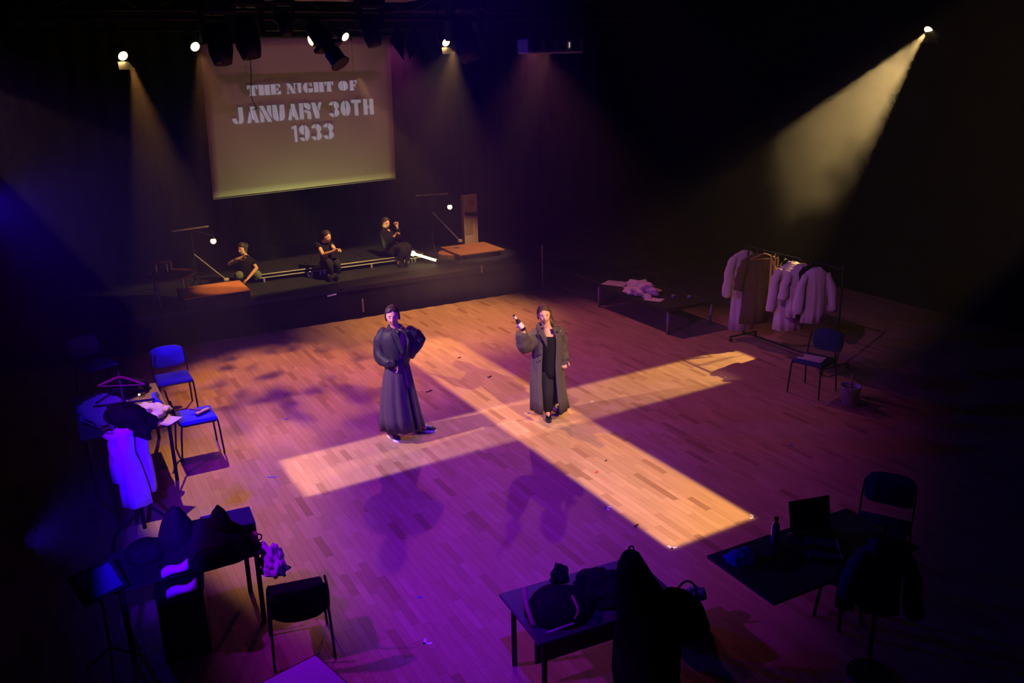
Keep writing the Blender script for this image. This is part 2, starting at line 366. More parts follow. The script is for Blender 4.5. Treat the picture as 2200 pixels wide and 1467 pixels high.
for i, (sx, sy, sw, L) in enumerate(staves):
    if i in single and sw > WST - 0.001 and L in lens:
        o = D.objects.new('stave', lens[L]); COL.objects.link(o); o.parent = floor; o.location = (sx, sy, 0.0)
    else:
        x0, x1, y0, y1 = sx + GAP / 2, sx + sw - GAP / 2, sy + GAP / 2, sy + L - GAP / 2
        n = len(rest_v); dz = 0
        rest_v += [(x0, y0, dz), (x1, y0, dz), (x1, y1, dz), (x0, y1, dz), (x0, y0, -.01), (x1, y0, -.01), (x1, y1, -.01), (x0, y1, -.01)]
        rest_f += [(n, n + 1, n + 2, n + 3), (n, n + 4, n + 5, n + 1), (n + 1, n + 5, n + 6, n + 2), (n + 2, n + 6, n + 7, n + 3), (n + 3, n + 7, n + 4, n)]
        rest_t += [rng.random()] * 5
me = D.meshes.new('parquet_staves'); me.from_pydata(rest_v, [], rest_f); me.materials.append(STAVE)
a = me.attributes.new('tone', 'FLOAT', 'FACE'); a.data.foreach_set('value', rest_t)
o = D.objects.new('parquet_staves', me); COL.objects.link(o); o.parent = floor; o['kind'] = 'stuff'

# ------------------------------------------------------------------ stage and screen
X0S, X1S, YS, ZS = -1.6, 8.70, 14.62, 0.60
t = thing('stage_platform', 'long black staging across the back of the hall under the screen', 'stage', (0, 0, 0))
for i in range(5):
    w_ = (X1S - X0S) / 5
    bm = NB(); box(bm, (X0S + w_ * (i + .5), YS + 2.3, ZS - .04), (w_ - .006, 4.6, .08), bev=.004); obj('deck_panel', bm, MT['black_paint'], t)
bm = NB(); rr = []
n = 160
for z in (0.0, .2, .4, .515):
    rr.append([Vector((X0S + (X1S - X0S) * i / n, YS + .02 + .012 * math.sin(i * 1.3) * (1 - z), z)) for i in range(n + 1)])
loft(bm, rr, close=False); o = obj('black_skirt', bm, MT['black_cloth'], t, smooth=True); o.modifiers.new('s', 'SOLIDIFY').thickness = .006
for x, z0, z1 in ((8.66, .0, .90), (7.33, .52, .66), (4.95, .12, .36)):
    bm = NB(); tube(bm, [(x, YS - .03, z0), (x, YS - .03, z1)], .016, 8); obj('post', bm, MT['grey_metal'], t)
# front steps of the black drape behind the stage
bm = NB(); rr = []
n = 260
for z in (0.6, 2.5, 5.4):
    rr.append([Vector((XL + .05 + (XR - XL - .1) * i / n, YB - .35 + .07 * math.sin(i * .9) + .03 * math.sin(i * 2.3 + z), z)) for i in range(n + 1)])
loft(bm, rr, close=False); o = obj('stage_curtain', bm, MT['black_cloth'], smooth=True); tag(o, 'black pleated drape hanging behind the stage and the screen', 'curtain')

# raised tier the performers sit on
t = thing('stage_tier', 'low raised tier with metal edge rails on the stage that the performers sit on', 'platform', (0, 0, ZS))
xa, xb, ya, zt = 3.40, 6.66, 15.86, .135
for i in range(3):
    w_ = (xb - xa) / 3
    bm = NB(); box(bm, (xa + w_ * (i + .5), ya + 1.0, zt - .02), (w_ - .01, 2.0, .04)); obj('deck_panel', bm, MT['black_paint'], t)
for z in (zt + .005, zt - .055):
    bm = NB(); box(bm, ((xa + xb) / 2, ya - .02, z), (xb - xa, .03, .018), bev=.004); obj('edge_rail', bm, MT['alu'], t)
bm = NB(); box(bm, (xb + .02, ya + 1.0, zt), (.03, 2.0, .03), bev=.004); obj('edge_rail', bm, MT['alu'], t)
for x in (3.55, 4.36, 4.44, 4.60, 4.67, 5.6, 6.36, 6.43, 6.50):
    bm = NB(); tube(bm, [(x, ya - .03, 0), (x, ya - .03, zt - .06)], .022, 8); obj('leg', bm, MT['alu'], t)

def tone_box(name, label, cat, c, s, m, top=None, bev=.01):
    t = thing(name, label, cat, (c[0], c[1], c[2] - s[2] / 2))
    bm = NB(); box(bm, (0, 0, s[2] / 2 - .01), (s[0], s[1], s[2] - .02), bev=bev); obj('carcass', bm, m, t)
    bm = NB(); box(bm, (0, 0, s[2] - .009), (s[0] + .02, s[1] + .02, .018), bev=.004); obj('top_board', bm, top or m, t)
    return t
tone_box('wooden_box', 'black-sided box with orange-lit wooden top on the left of the stage', 'box', (2.52, 15.06, ZS + .09), (1.04, .80, .18), MT['black_paint'], MT['wood_top'])
# flat wooden crate and tall panel at the right end
t = thing('wooden_pallet_table', 'low wooden table with orange-lit top at the right of the stage', 'table', (7.78, 15.88, ZS), 0)
bm = NB(); box(bm, (0, 0, .105), (1.0, .92, .03), bev=.006); obj('table_top', bm, MT['wood_top'], t)
bm = NB(); lathe(bm, [(.0, .0), (.30, .0), (.30, .09), (.0, .09)], 24, (-.42, .05, -.015)); obj('rounded_end', bm, MT['wood_top'], t)
for sx in (-.4, .4):
    for sy in (-.38, .38):
        bm = NB(); box(bm, (sx, sy, .045), (.06, .06, .09)); obj('leg', bm, MT['wood_dark'], t)
t = thing('tall_panel', 'tall narrow pale panel with faded prints standing behind the low wooden table', 'panel', (8.10, 16.62, ZS), 0)
bm = NB(); box(bm, (0, 0, .55), (.32, .14, 1.10), bev=.008); obj('board', bm, MT['wood_pale'], t)
for (x, z, w_, h_) in ((-.05, .44, .17, .34), (.02, .92, .10, .12)):
    bm = NB(); box(bm, (x, -.075, z), (w_, .006, h_)); obj('faded_print', bm, MT['photo'], t)
bm = NB(); box(bm, (0, -.09, .68), (.30, .05, .05), Euler((0, .15, 0))); obj('dark_clamp', bm, MT['black_metal'], t)
# low round table with a drum
t = thing('round_table', 'low round table with reddish top at the left of the stage', 'table', (1.90, 15.32, ZS))
bm = NB(); lathe(bm, [(.0, .44), (.40, .44), (.415, .45), (.415, .465), (.40, .475), (.0, .475)], 36); obj('table_top', bm, MT['wood_dark'], t, smooth=False)
for i in range(4):
    a = PI / 4 + i * PI / 2; bm = NB(); tube(bm, [(.30 * math.cos(a), .30 * math.sin(a), .44), (.34 * math.cos(a), .34 * math.sin(a), 0)], .014, 8); obj('leg', bm, MT['grey_metal'], t)
t = thing('snare_drum', 'small shallow drum standing on the low round table', 'drum', (1.78, 15.32, ZS + .475))
bm = NB(); lathe(bm, [(.0, .0), (.16, .0), (.16, .22), (.0, .22)], 28); obj('shell', bm, MT['black_paint'], t, smooth=False)
bm = NB(); lathe(bm, [(.0, .22), (.168, .22), (.170, .245), (.15, .25), (.0, .25)], 28); obj('hoop', bm, MT['wood_dark'], t, smooth=False)
for i in range(6):
    a = i * PI / 3; bm = NB(); tube(bm, [(.166 * math.cos(a), .166 * math.sin(a), .03), (.166 * math.cos(a), .166 * math.sin(a), .2)], .007, 6); obj('lug', bm, MT['chrome'], t)

def t_stand(p_bar, p_foot, p_boom, p_bulb, label, lab2, pend):
    """tripod stand with a crossbar, a boom arm and a glowing lamp"""
    foot = Vector(p_foot); t = thing('lamp_stand', label, 'stand', foot)
    L = lambda p: Vector(p) - foot
    bm = NB(); tube(bm, [(0, 0, .25), L((foot.x, foot.y, p_bar[0][2]))], .012, 8); obj('pole', bm, MT['black_metal'], t)
    bm = NB(); tube(bm, [L(p_bar[0]), L(p_bar[1])], .016, 8); obj('crossbar', bm, MT['grey_metal'], t)
    bm = NB(); tube(bm, [L(p_boom[0]), L(p_boom[1])], .012, 8); obj('boom_arm', bm, MT['grey_metal'], t)
    bm = NB(); box(bm, L(p_boom[1]), (.09, .07, .06), bev=.015); obj('counterweight', bm, MT['alu'], t)
    for i in range(3):
        a = i * 2 * PI / 3 + .5; bm = NB(); tube(bm, [(0, 0, .30), (.20 * math.cos(a), .20 * math.sin(a), .012)], .009, 6); obj('leg', bm, MT['black_metal'], t)
    bp = Vector(p_bulb)
    s = thing('round_bulb', lab2, 'lamp', bp)
    bm = NB(); ico(bm, (0, 0, 0), (.048, .048, .048), 3); obj('globe', bm, MT['bulb'], s, smooth=True)
    bm = NB(); lathe(bm, [(.0, .09), (.02, .09), (.025, .04), (.0, .03)], 12); obj('socket', bm, MT['black_metal'], s)
    bm = NB(); tube(bm, smooth_path([(0, 0, .09), ((foot.x - bp.x) * .5, (foot.y - bp.y) * .5, .16), (foot.x - bp.x, foot.y - bp.y, p_bar[0][2] - bp.z)]), .005, 6); obj('hanging_lead', bm, MT['black_metal'], s)
t_stand(((2.062, 15.6, 1.723), (2.668, 15.6, 1.745)), (2.37, 15.6, ZS), ((2.37, 15.6, 1.30), (2.841, 15.55, .80)), (2.707, 15.55, 1.492),
        'black tripod stand with crossbar and boom at the left of the stage', 'glowing round bulb by the left stage stand', 0)
t_stand(((6.656, 16.0, 1.866), (7.341, 16.0, 1.851)), (6.97, 16.0, ZS), ((7.0, 16.0, 1.50), (7.565, 16.0, .876)), (7.349, 15.95, 1.584),
        'black tripod stand with crossbar and boom beside the tall pale panel', 'glowing round bulb near the tall pale panel', 0)
# lit tube lying at the end of the tier
t = thing('light_tube', 'short glowing yellow light tube leaning at the right end of the tier', 'lamp', (6.42, 15.72, .80))
bm = NB(); q = Vector((6.80, 15.45, .66)) - Vector((6.42, 15.72, .80)); tube(bm, [(0, 0, 0), q], .024, 10); obj('tube', bm, MT['tube'], t, smooth=True)
bm = NB(); lathe(bm, [(.0, -.02), (.05, -.02), (.05, .02), (.025, .02), (.0, .0)], 16, (0, 0, 0), 'y'); obj('end_ring', bm, MT['tube'], t, smooth=True)
bm = NB(); box(bm, q, (.06, .06, .05), bev=.01); obj('end_cap', bm, MT['alu'], t)
# papers glinting on the skirt edge
bm = NB(); box(bm, at_y(713, 634, YS - .02), (.16, .02, .02), Euler((0, R(-6), 0))); tag(obj('cue_strip', bm, MT['tape']), 'small white strip on the front edge of the stage', 'tape')

# ------------------------------------------------------------------ projection screen
YSC = 16.5
c = [Vector((2.959, YSC, 2.067)), Vector((6.459, YSC, 2.162)), Vector((6.515, YSC, 4.80)), Vector((3.052, YSC, 4.78))]
t = thing('projection_screen', 'large hanging projection screen lettered with a date above the stage', 'screen', (c[0] + c[1]) / 2)
O = t.location.copy()
bm = NB(); NX, NZ = 24, 18; grid = []
for j in range(NZ + 1):
    row = []
    for i in range(NX + 1):
        a = c[0].lerp(c[1], i / NX); b = c[3].lerp(c[2], i / NX); p = a.lerp(b, j / NZ); p.y += .008 * math.sin(i * .5) * math.sin(j * .35)
        row.append(p - O)
    grid.append(row)
loft(bm, grid, close=False); o = obj('cloth', bm, MT['white_screen'], t, smooth=True); o.modifiers.new('s', 'SOLIDIFY').thickness = .004
bm = NB(); tube(bm, [c[3] - O + Vector((-.05, 0, .02)), c[2] - O + Vector((.05, 0, .02))], .03, 12); obj('top_roller', bm, MT['black_metal'], t)
bm = NB(); tube(bm, [c[0] - O, c[1] - O], .008, 8); obj('bottom_batten', bm, MT['white_screen'], t)
for x in (3.4, 6.1):
    bm = NB(); tube(bm, [Vector((x, YSC, 4.80)) - O, Vector((x, YSC, ZC - .01)) - O], .006, 6); obj('suspension_line', bm, MT['black_metal'], t)
def arc(cx, cy, rx, ry, th, a0, a1, n=10, tv=None):
    tv = tv or th
    out = [(cx + rx * math.cos(R(a0 + (a1 - a0) * i / n)), cy + ry * math.sin(R(a0 + (a1 - a0) * i / n))) for i in range(n + 1)]
    inn = [(cx + (rx - th) * math.cos(R(a0 + (a1 - a0) * i / n)), cy + (ry - tv) * math.sin(R(a0 + (a1 - a0) * i / n))) for i in range(n, -1, -1)]
    return out + inn
def rc(x0, y0, x1, y1): return [(x0, y0), (x1, y0), (x1, y1), (x0, y1)]
GL = dict(
    T=[rc(0, .80, 1, 1), rc(.31, 0, .69, .80)],
    H=[rc(0, 0, .39, 1), rc(.61, 0, 1, 1), rc(.39, .42, .46, .60), rc(.54, .42, .61, .60)],
    N=[[(0, 1), (.36, 1), (1, 0), (.64, 0)], [(0, 0), (.34, 0), (.34, .34), (0, .82)], [(.66, 1), (1, 1), (1, .18), (.66, .66)]],
    J=[rc(.60, .24, 1, 1), [(.54, 0), (.54, .17), (.60, .24), (1, .24), (.92, .08), (.78, .0)], [(.0, .34), (.0, .24), (.12, .08), (.28, 0), (.45, 0), (.45, .17), (.38, .22), (.36, .34)]],
    U=[[(0, 1), (.37, 1), (.37, .25), (.46, .17), (.46, 0), (.22, .03), (.05, .14), (0, .26)], [(1, 1), (.63, 1), (.63, .25), (.54, .17), (.54, 0), (.78, .03), (.95, .14), (1, .26)]],
    A=[[(.34, 1), (.68, 1), (1, 0), (.66, 0), (.62, .18), (.48, .18), (.50, .34), (.58, .34)], [(0, 0), (.32, 0), (.40, .40), (.27, .76)]],
    R=[rc(0, 0, .36, 1), [(.42, 1), (.78, 1), (.96, .92), (1, .80), (1, .66), (.90, .54), (.66, .62), (.66, .80), (.42, .84)], [(.42, .56), (.60, .56), (.88, .50), (1, .38), (1, 0), (.66, 0), (.66, .36), (.56, .42), (.42, .42)]],
    Y=[[(0, 1), (.37, 1), (.69, .40), (.69, 0), (.32, 0), (.32, .42)], [(.70, 1), (1, 1), (.74, .46), (.60, .74)]],
    **{'3': [arc(.5, .72, .46, .28, .34, 98, 170, tv=.16), arc(.5, .72, .5, .28, .36, 82, -70, tv=.16), arc(.5, .28, .5, .28, .36, 70, -82, tv=.16), arc(.5, .28, .5, .28, .36, 188, 262, tv=.16)],
       '0': [arc(.5, .5, .5, .5, .36, 99, 261, 14, tv=.20), arc(.5, .5, .5, .5, .36, 81, -81, 14, tv=.20)],
       '1': [rc(.36, 0, .78, 1), [(.04, .78), (.30, .82), (.30, .98), (.04, .92)]],
       '9': [arc(.5, .70, .5, .30, .34, 98, 262, tv=.17), arc(.5, .5, .5, .5, .36, 81, -81, 14, tv=.20), arc(.5, .28, .5, .28, .34, 190, 262, tv=.16)]})
SL = dict(   # heavy slab letters of the first line
    T=[rc(.26, .10, .74, 1), rc(.18, 0, .82, .10), [(0, 1), (0, .62), (.10, .62), (.22, .88), (.22, 1)], [(1, 1), (1, .62), (.90, .62), (.78, .88), (.78, 1)]],
    H=[rc(.04, 0, .46, 1), rc(.54, 0, .96, 1), rc(0, .0, .04, .09), rc(.96, 0, 1, .09), rc(0, .91, .04, 1), rc(.96, .91, 1, 1), rc(.46, .46, .54, .54)],
    E=[rc(.0, 0, .50, 1), [(.56, 1), (.96, 1), (.96, .66), (.86, .66), (.76, .88), (.56, .90)], [(.56, .10), (.76, .12), (.88, .36), (1, .36), (1, 0), (.56, 0)], [(.56, .45), (.68, .36), (.74, .36), (.74, .66), (.68, .66), (.56, .56)]],
    N=[[(0, 1), (.40, 1), (.92, 0), (.56, 0)], rc(0, 0, .30, .09), rc(.11, .09, .19, .66), rc(.70, .91, 1, 1), [(.76, .91), (.86, .91), (.86, .28), (.76, .50)]],
    I=[[(.22, 1), (.78, 1), (.78, .12), (.6, 0), (.4, 0), (.22, .12)], rc(.08, .91, .22, 1), rc(.78, .91, .92, 1)],
    G=[[(.44, 1), (.26, .97), (.08, .80), (0, .5), (.08, .2), (.26, .03), (.44, 0)], [(.52, .98), (.74, .84), (.84, 1), (.90, 1), (.90, .60), (.80, .60), (.70, .82), (.52, .90)], [(.52, .42), (1, .42), (.92, .34), (.92, .04), (.80, .04), (.72, .0), (.56, 0)]],
    O=[arc(.47, .5, .47, .5, .46, 92, 268, 14, tv=.49), [(.53, 1), (.74, .97), (.92, .80), (1, .5), (.92, .2), (.74, .03), (.53, 0), (.62, .2), (.66, .5), (.62, .8)]],
    F=[rc(.06, 0, .52, 1), rc(0, 0, .60, .09), [(.58, 1), (1, 1), (1, .64), (.90, .64), (.78, .88), (.58, .90)], [(.58, .42), (.70, .30), (.78, .30), (.78, .66), (.70, .66), (.58, .54)]])
def write(txt, spans, z0, z1, h, G):
    """txt letters at x spans (metres); baseline runs from z0 to z1; cap height h"""
    X0, X1 = spans[0][0], spans[-1][1]
    for ch, (xa, xb) in zip(txt, spans):
        bm = NB(); zb = z0 + (z1 - z0) * (xa - X0) / (X1 - X0)
        for poly in G[ch]:
            pts = []
            for (u, v) in poly: pts.append(Vector((xa + (xb - xa) * u, YSC - .012, zb + v * h)) - O)
            a = [bm.verts.new(p) for p in pts]; fc = bm.faces.new(a); bmesh.ops.triangulate(bm, faces=[fc])
        obj('letter', bm, MT['letters'], t)
k2 = lambda z: 3.449 + (z - 75) / 715.6
write('JANUARY30TH', [(k2(a), k2(b)) for a, b in ((75, 215), (258, 408), (425, 575), (592, 748), (785, 928), (942, 1096), (1108, 1250), (1338, 1482), (1502, 1640), (1655, 1790), (1825, 1968))], 3.349, 3.405, .285, GL)
write('1933', [(k2(a), k2(b)) for a, b in ((815, 905), (915, 1055), (1075, 1217), (1238, 1382))], 2.976, 2.992, .295, GL)
k1 = lambda z: 3.764 + (z - 278) / 736.0
write('THENIGHTOF', [(k1(a), k1(b)) for a, b in ((278, 410), (420, 575), (585, 715), (790, 928), (930, 1005), (1015, 1150), (1160, 1305), (1315, 1435), (1505, 1645), (1665, 1772))], 3.822, 3.858, .176, SL)
# thin cable that hangs in front of the screen from the lighting bar
bm = NB(); tube(bm, smooth_path([at_y(536, 92, 11), at_y(539, 150, 11), at_y(540, 205, 11), at_y(546, 222, 11), at_y(551, 232, 11), at_y(543, 236, 11)]), .0045, 6)
tag(obj('loose_cable', bm, MT['black_metal'], smooth=True), 'thin dark cable dangling from the lighting bar in front of the screen', 'cable')

# ------------------------------------------------------------------ lighting rig
def pipe(name, y, z, x0, x1, label, r=.025, m='black_metal', drops=()):
    t = thing(name, label, 'bar', (0, y, z))
    bm = NB(); tube(bm, [(x0, 0, 0), (x1, 0, 0)], r, 10); obj('pipe', bm, MT[m], t, smooth=True)
    for x in drops:
        bm = NB(); tube(bm, [(x, 0, 0), (x, 0, ZC - z - .01)], .01, 6); obj('suspension_rod', bm, MT['black_metal'], t)
    return t
pipe('lighting_bar', 11.0, 4.86, -2.4, 8.5, 'nearer black lighting bar carrying the bulky dark lanterns', drops=(-2, .5, 2.2, 5, 8))
pipe('lighting_bar', 14.0, 4.84, -2.4, 9.5, 'farther black lighting bar carrying the glowing lanterns', drops=(-2, 1, 3.6, 6, 9))
t = thing('ceiling_truss', 'dark twin-pipe truss across the top of the picture', 'truss', (0, 12.4, 5.02))
for z in (0, .22):
    bm = NB(); tube(bm, [(-2.4, 0, z), (9, 0, z)], .022, 8); obj('chord', bm, MT['grey_metal'] if z else MT['black_metal'], t, smooth=True)
for i in range(20):
    bm = NB(); x = -2.3 + i * .58; tube(bm, [(x, 0, 0 if i % 2 else .22), (x + .5, 0, .22 if i % 2 else 0)], .009, 6); obj('lacing', bm, MT['black_metal'], t)
t = thing('ceiling_duct', 'long dim duct right under the ceiling at the top left', 'duct', (2.3, 12.0, 5.28))
bm = NB(); box(bm, (0, 0, 0), (5.6, .5, .30), bev=.03); obj('casing', bm, MT['plastic_grey'], t)
for x in (-1.8, -.6, .7, 2.0):
    bm = NB(); box(bm, (x, 0, 0), (.03, .52, .32)); obj('joint_band', bm, MT['black_metal'], t)
for x in (-2.2, 2.2):
    bm = NB(); tube(bm, [(x, 0, .15), (x, 0, ZC - 5.29)], .01, 6); obj('hanger_rod', bm, MT['black_metal'], t)

def lantern(p, aim, label, barz, r=.075, L=.26, doors=(1, 1), lit=True, group=None):
    """fresnel lantern: body, lens, barn doors, yoke, clamp; p = lens centre"""
    p = Vector(p); d = Vector(aim).normalized(); t = thing('lantern', label, 'stage light', p, 0, group)
    q = d.to_track_quat('Z', 'Y').to_matrix().to_4x4()
    def add(name, bm, m, sm=False): bm.transform(q); return obj(name, bm, m, t, smooth=sm)
    bm = NB(); lathe(bm, [(.0, -L), (r * .9, -L), (r * 1.25, -L * .85), (r * 1.25, -.03), (r * 1.08, -.005), (r * 1.02, -.005), (r * 1.02, -.03), (.0, -.03)], 20); add('housing', bm, MT['black_metal'])
    if lit:
        bm = NB(); lathe(bm, [(.0, .005), (r * .5, .002), (r * .98, -.012), (r * .98, -.025), (.0, -.025)], 20); add('lens', bm, MT['lamp_glow'], True)
    for i, a in enumerate((0, PI)):
        if not doors[i]: continue
        bm = NB(); w_ = r * 1.1
        vs = [Vector((-w_, r * 1.15, 0)), Vector((w_, r * 1.15, 0)), Vector((w_ * 1.5, r * 1.9, r * 1.9)), Vector((-w_ * 1.5, r * 1.9, r * 1.9))]
        if a: vs = [Vector((v.x, -v.y, v.z)) for v in vs]
        f_ = [bm.verts.new(v) for v in vs]; bm.faces.new(f_); o = add('barn_door', bm, MT['lamp_flap']); s = o.modifiers.new('s', 'SOLIDIFY'); s.thickness = .004; s.offset = 0
    up = Vector((0, 0, barz - p.z)); cen = -d * L * .5
    bm = NB(); sx = Vector((1, 0, 0)) * r * 1.4
    tube(bm, [cen - sx, cen - sx + Vector((0, 0, .12)), cen + Vector((0, 0, .19)), cen + sx + Vector((0, 0, .12)), cen + sx], .009, 6); obj('yoke', bm, MT['black_metal'], t)
    bm = NB(); tube(bm, [cen + Vector((0, 0, .19)), Vector((cen.x, cen.y, up.z))], .012, 6); box(bm, (cen.x, cen.y, up.z), (.05, .07, .06)); obj('clamp', bm, MT['black_metal'], t)
    return t
LP = [(265, 121, (.35, -1, -.55), (0, 1), 'glowing lantern farthest left with a bright lower barn door'), (420, 101, (.25, -1, -.45), (0, 0), 'glowing lantern at the left edge of the screen'),
      (743, 80, (.45, -1, -.6), (0, 0), 'small glowing lantern above the right half of the screen'), (959, 92, (.1, -1, -.5), (0, 1), 'glowing lantern hanging right of the screen')]
LENS = []
for px, py, aim, doors, lab in LP:
    p = at_y(px, py, 13.85); LENS.append((p, Vector(aim).normalized())); lantern(p, aim, lab, 4.84, .068, .24, doors)
p = at_y(666, 88, 13.85); lantern(p, (-1.0, -.25, -.28), 'glowing lantern seen edge on above the middle of the screen', 4.84, .075, .24, (0, 0))
def mover(px, py, y, label, aim, s=1.0):
    p = at_y(px, py, y); t = thing('moving_head', label, 'stage light', p, 0)
    bm = NB(); box(bm, (0, 0, .34 * s), (.34 * s, .30 * s, .14 * s), bev=.03); obj('base_box', bm, MT['black_metal'], t)
    for k in (-1, 1):
        bm = NB(); box(bm, (.15 * s * k, 0, .16 * s), (.05 * s, .16 * s, .32 * s), bev=.02); obj('arm', bm, MT['black_metal'], t)
    q = Vector(aim).normalized().to_track_quat('Z', 'Y').to_matrix().to_4x4()
    bm = NB(); lathe(bm, [(.0, -.20 * s), (.10 * s, -.18 * s), (.125 * s, -.05 * s), (.12 * s, .08 * s), (.09 * s, .20 * s), (.08 * s, .20 * s), (.0, .18 * s)], 20); bm.transform(q); obj('head', bm, MT['black_metal'], t, smooth=True)
    bm = NB(); box(bm, (0, 0, (4.86 - p.z + .34 * s) / 2), (.06, .06, max(.02, 4.86 - p.z - .3 * s))); obj('clamp', bm, MT['black_metal'], t)
mover(472, 94, 11, 'bulky black moving light with a tapered head in front of the screen', (.0, -.3, -1), 1.15)
mover(530, 80, 11, 'bulky black moving light right of the tapered one', (.1, -.2, -1), 1.2)
mover(797, 66, 11, 'black moving light above the upper right part of the screen', (.1, -.3, -1), .95)
mover(998, 88, 11, 'wide black moving light between the screen and the projector', (.3, -.3, -1), 1.35)
mover(612, 50, 11, 'black moving light close to the bar above the screen centre', (.0, -.3, -1), .7)
def profile(pa, pb, y, r, label):
    a, b = at_y(*pa, y), at_y(*pb, y - .25); t = thing('profile_lantern', label, 'stage light', a)
    d = b - a; L = d.length; q = d.to_track_quat('Z', 'Y').to_matrix().to_4x4()
    bm = NB(); lathe(bm, [(.0, -.16), (r * .8, -.14), (r * 1.25, -.05), (r * 1.3, .12), (r * .8, .16), (r * .8, L * .55), (r * 1.05, L * .6), (r * 1.05, L * .97), (r * 1.3, L * .97), (r * 1.3, L), (.0, L)], 18); bm.transform(q); obj('barrel', bm, MT['black_metal'], t)
    bm = NB(); box(bm, (0, 0, L * .42), (r * 3.4, r * 2.2, .05)); bm.transform(q); obj('shutter_plate', bm, MT['black_metal'], t)
    bm = NB(); tube(bm, [(-r * 1.5, 0, .02), (-r * 1.5, 0, .14), (0, 0, 4.86 - a.z), (r * 1.5, 0, .14), (r * 1.5, 0, .02)], .012, 6); obj('yoke', bm, MT['black_metal'], t)
profile((685, 72), (732, 138), 11, .095, 'long black profile lantern angled down across the top of the screen')
for pts, lab in ((((838, 88), (868, 130), (868, 88)), 'black barn door flap left of the wide moving light'), (((871, 92), (880, 128), (905, 90)), 'black barn door flap right of the notch beside the screen')):
    bm = NB(); vs = [bm.verts.new(at_y(a, b, 11)) for a, b in pts] ; vs.append(bm.verts.new(at_y((pts[0][0] + pts[2][0]) / 2, 52, 11))); bm.faces.new(vs)
    o = obj('black_flag', bm, MT['black_metal']); s = o.modifiers.new('s', 'SOLIDIFY'); s.thickness = .01; tag(o, lab, 'flag')
# right-hand lantern whose beam crosses the haze, and its partner at the left
lantern(R_LAMP + Vector((.05, 0, .035)), (-1, -.1, -.75), 'lantern on the right throwing the strong white beam', 5.4, .07, .28, (0, 0))
bm = NB(); box(bm, R_LAMP + Vector((.06, -.10, .0)), (.02, .30, .34), Euler((0, .5, 0))); tag(obj('black_flag', bm, MT['black_metal']), 'black flag beside the lantern of the strong white beam', 'flag')
lantern(L_LAMP + Vector((-.05, 0, .04)), (1, 0, -.8), 'lantern at the left wall aimed across the floor', 5.4, .07, .28, (0, 0), lit=False)
# projector on its pole
t = thing('projector', 'grey ceiling projector hanging on a thin pole above the floor', 'projector', at_y(1182, 98, 8.0), R(-14))
bm = NB(); box(bm, (0, 0, 0), (.58, .40, .15), bev=.02); obj('casing', bm, MT['plastic_grey'], t)
bm = NB(); tube(bm, [(.0, .0, .07), (-.02, 0, 2.09)], .012, 8); obj('pole', bm, MT['black_metal'], t)
bm = NB(); lathe(bm, [(.0, -.02), (.05, -.02), (.055, .04), (.04, .045), (.0, .03)], 16, (-.22, -.20, 0), 'y'); obj('lens', bm, MT['black_metal'], t)
for x in (-.06, .06, .2):
    bm = NB()
    for k in range(5): box(bm, (x, -.203, -.045 + k * .022), (.09, .006, .008))
    o = obj('vent_grille', bm, MT['plastic_black'], t); o['kind'] = 'stuff'
bm = NB(); box(bm, (.135, -.204, .0), (.008, .005, .05)); obj('status_light', bm, mat('status_glow', (.9, .9, .9), .4, emit=(1, .9, .8), estr=.6), t)
# ------------------------------------------------------------------ people
VIEW_RZ = math.atan2(-0.484, 0.875)          # a figure's own X runs to image right, its -Y faces the balcony
class Fig:
    """local frame standing at a point: X to the right as seen from the balcony, Y away, Z up"""
    def __init__(s, p0, rz=VIEW_RZ):
        s.p0 = Vector(p0); s.rz = rz
        s.u = Vector((math.cos(rz), math.sin(rz), 0)); s.v = Vector((-math.sin(rz), math.cos(rz), 0))
    def loc(s, w):
        d = Vector(w) - s.p0; return Vector((d.dot(s.u), d.dot(s.v), d.z))
    def J(s, px, py, dv=0.0):
        c = Vector((0, 0, HCAM)); r = _ray(px, py); q = s.p0 + s.v * dv
        t = (q - c).dot(s.v) / r.dot(s.v); return s.loc(c + r * t)
    def G(s, px, py, z=0.0): return s.loc(at_z(px, py, z))

def head_bm():
    """head, face towards -Y, origin at its centre, 0.23 high"""
    bm = NB(); bmesh.ops.create_icosphere(bm, subdivisions=5, radius=1.0)
    g = lambda d, c, s: math.exp(-((d - Vector(c)).length / s) ** 2)
    for v in bm.verts:
        d = v.co.normalized()
        x, y, z = d.x * 0.073, d.y * 0.092, d.z * 0.113
        if d.z < 0: x *= 1 - 0.34 * (-d.z) ** 1.3; y *= 1 - (0.10 if d.y < 0 else 0.45) * (-d.z) ** 1.5
        r = 0.0
        r += 0.022 * g(d, (0, -.98, -.16), .17) + 0.009 * g(d, (0, -.98, .05), .14)       # nose
        for s in (-1, 1):
            r -= 0.012 * g(d, (.40 * s, -.90, .08), .17)                                   # eye sockets
            r += 0.005 * g(d, (.36 * s, -.90, .26), .2) + 0.005 * g(d, (.5 * s, -.8, -.2), .28)
        r += 0.009 * g(d, (0, -.85, -.52), .14) - 0.004 * g(d, (0, -.8, -.62), .08) + 0.010 * g(d, (0, -.66, -.78), .2)
        v.co = Vector((x, y, z)) + d * r
    for s in (-1, 1): ico(bm, (0.073 * s, 0.008, -0.005), (0.010, 0.019, 0.030), 2, Euler((0, 0, 0.3 * s)))
    return bm
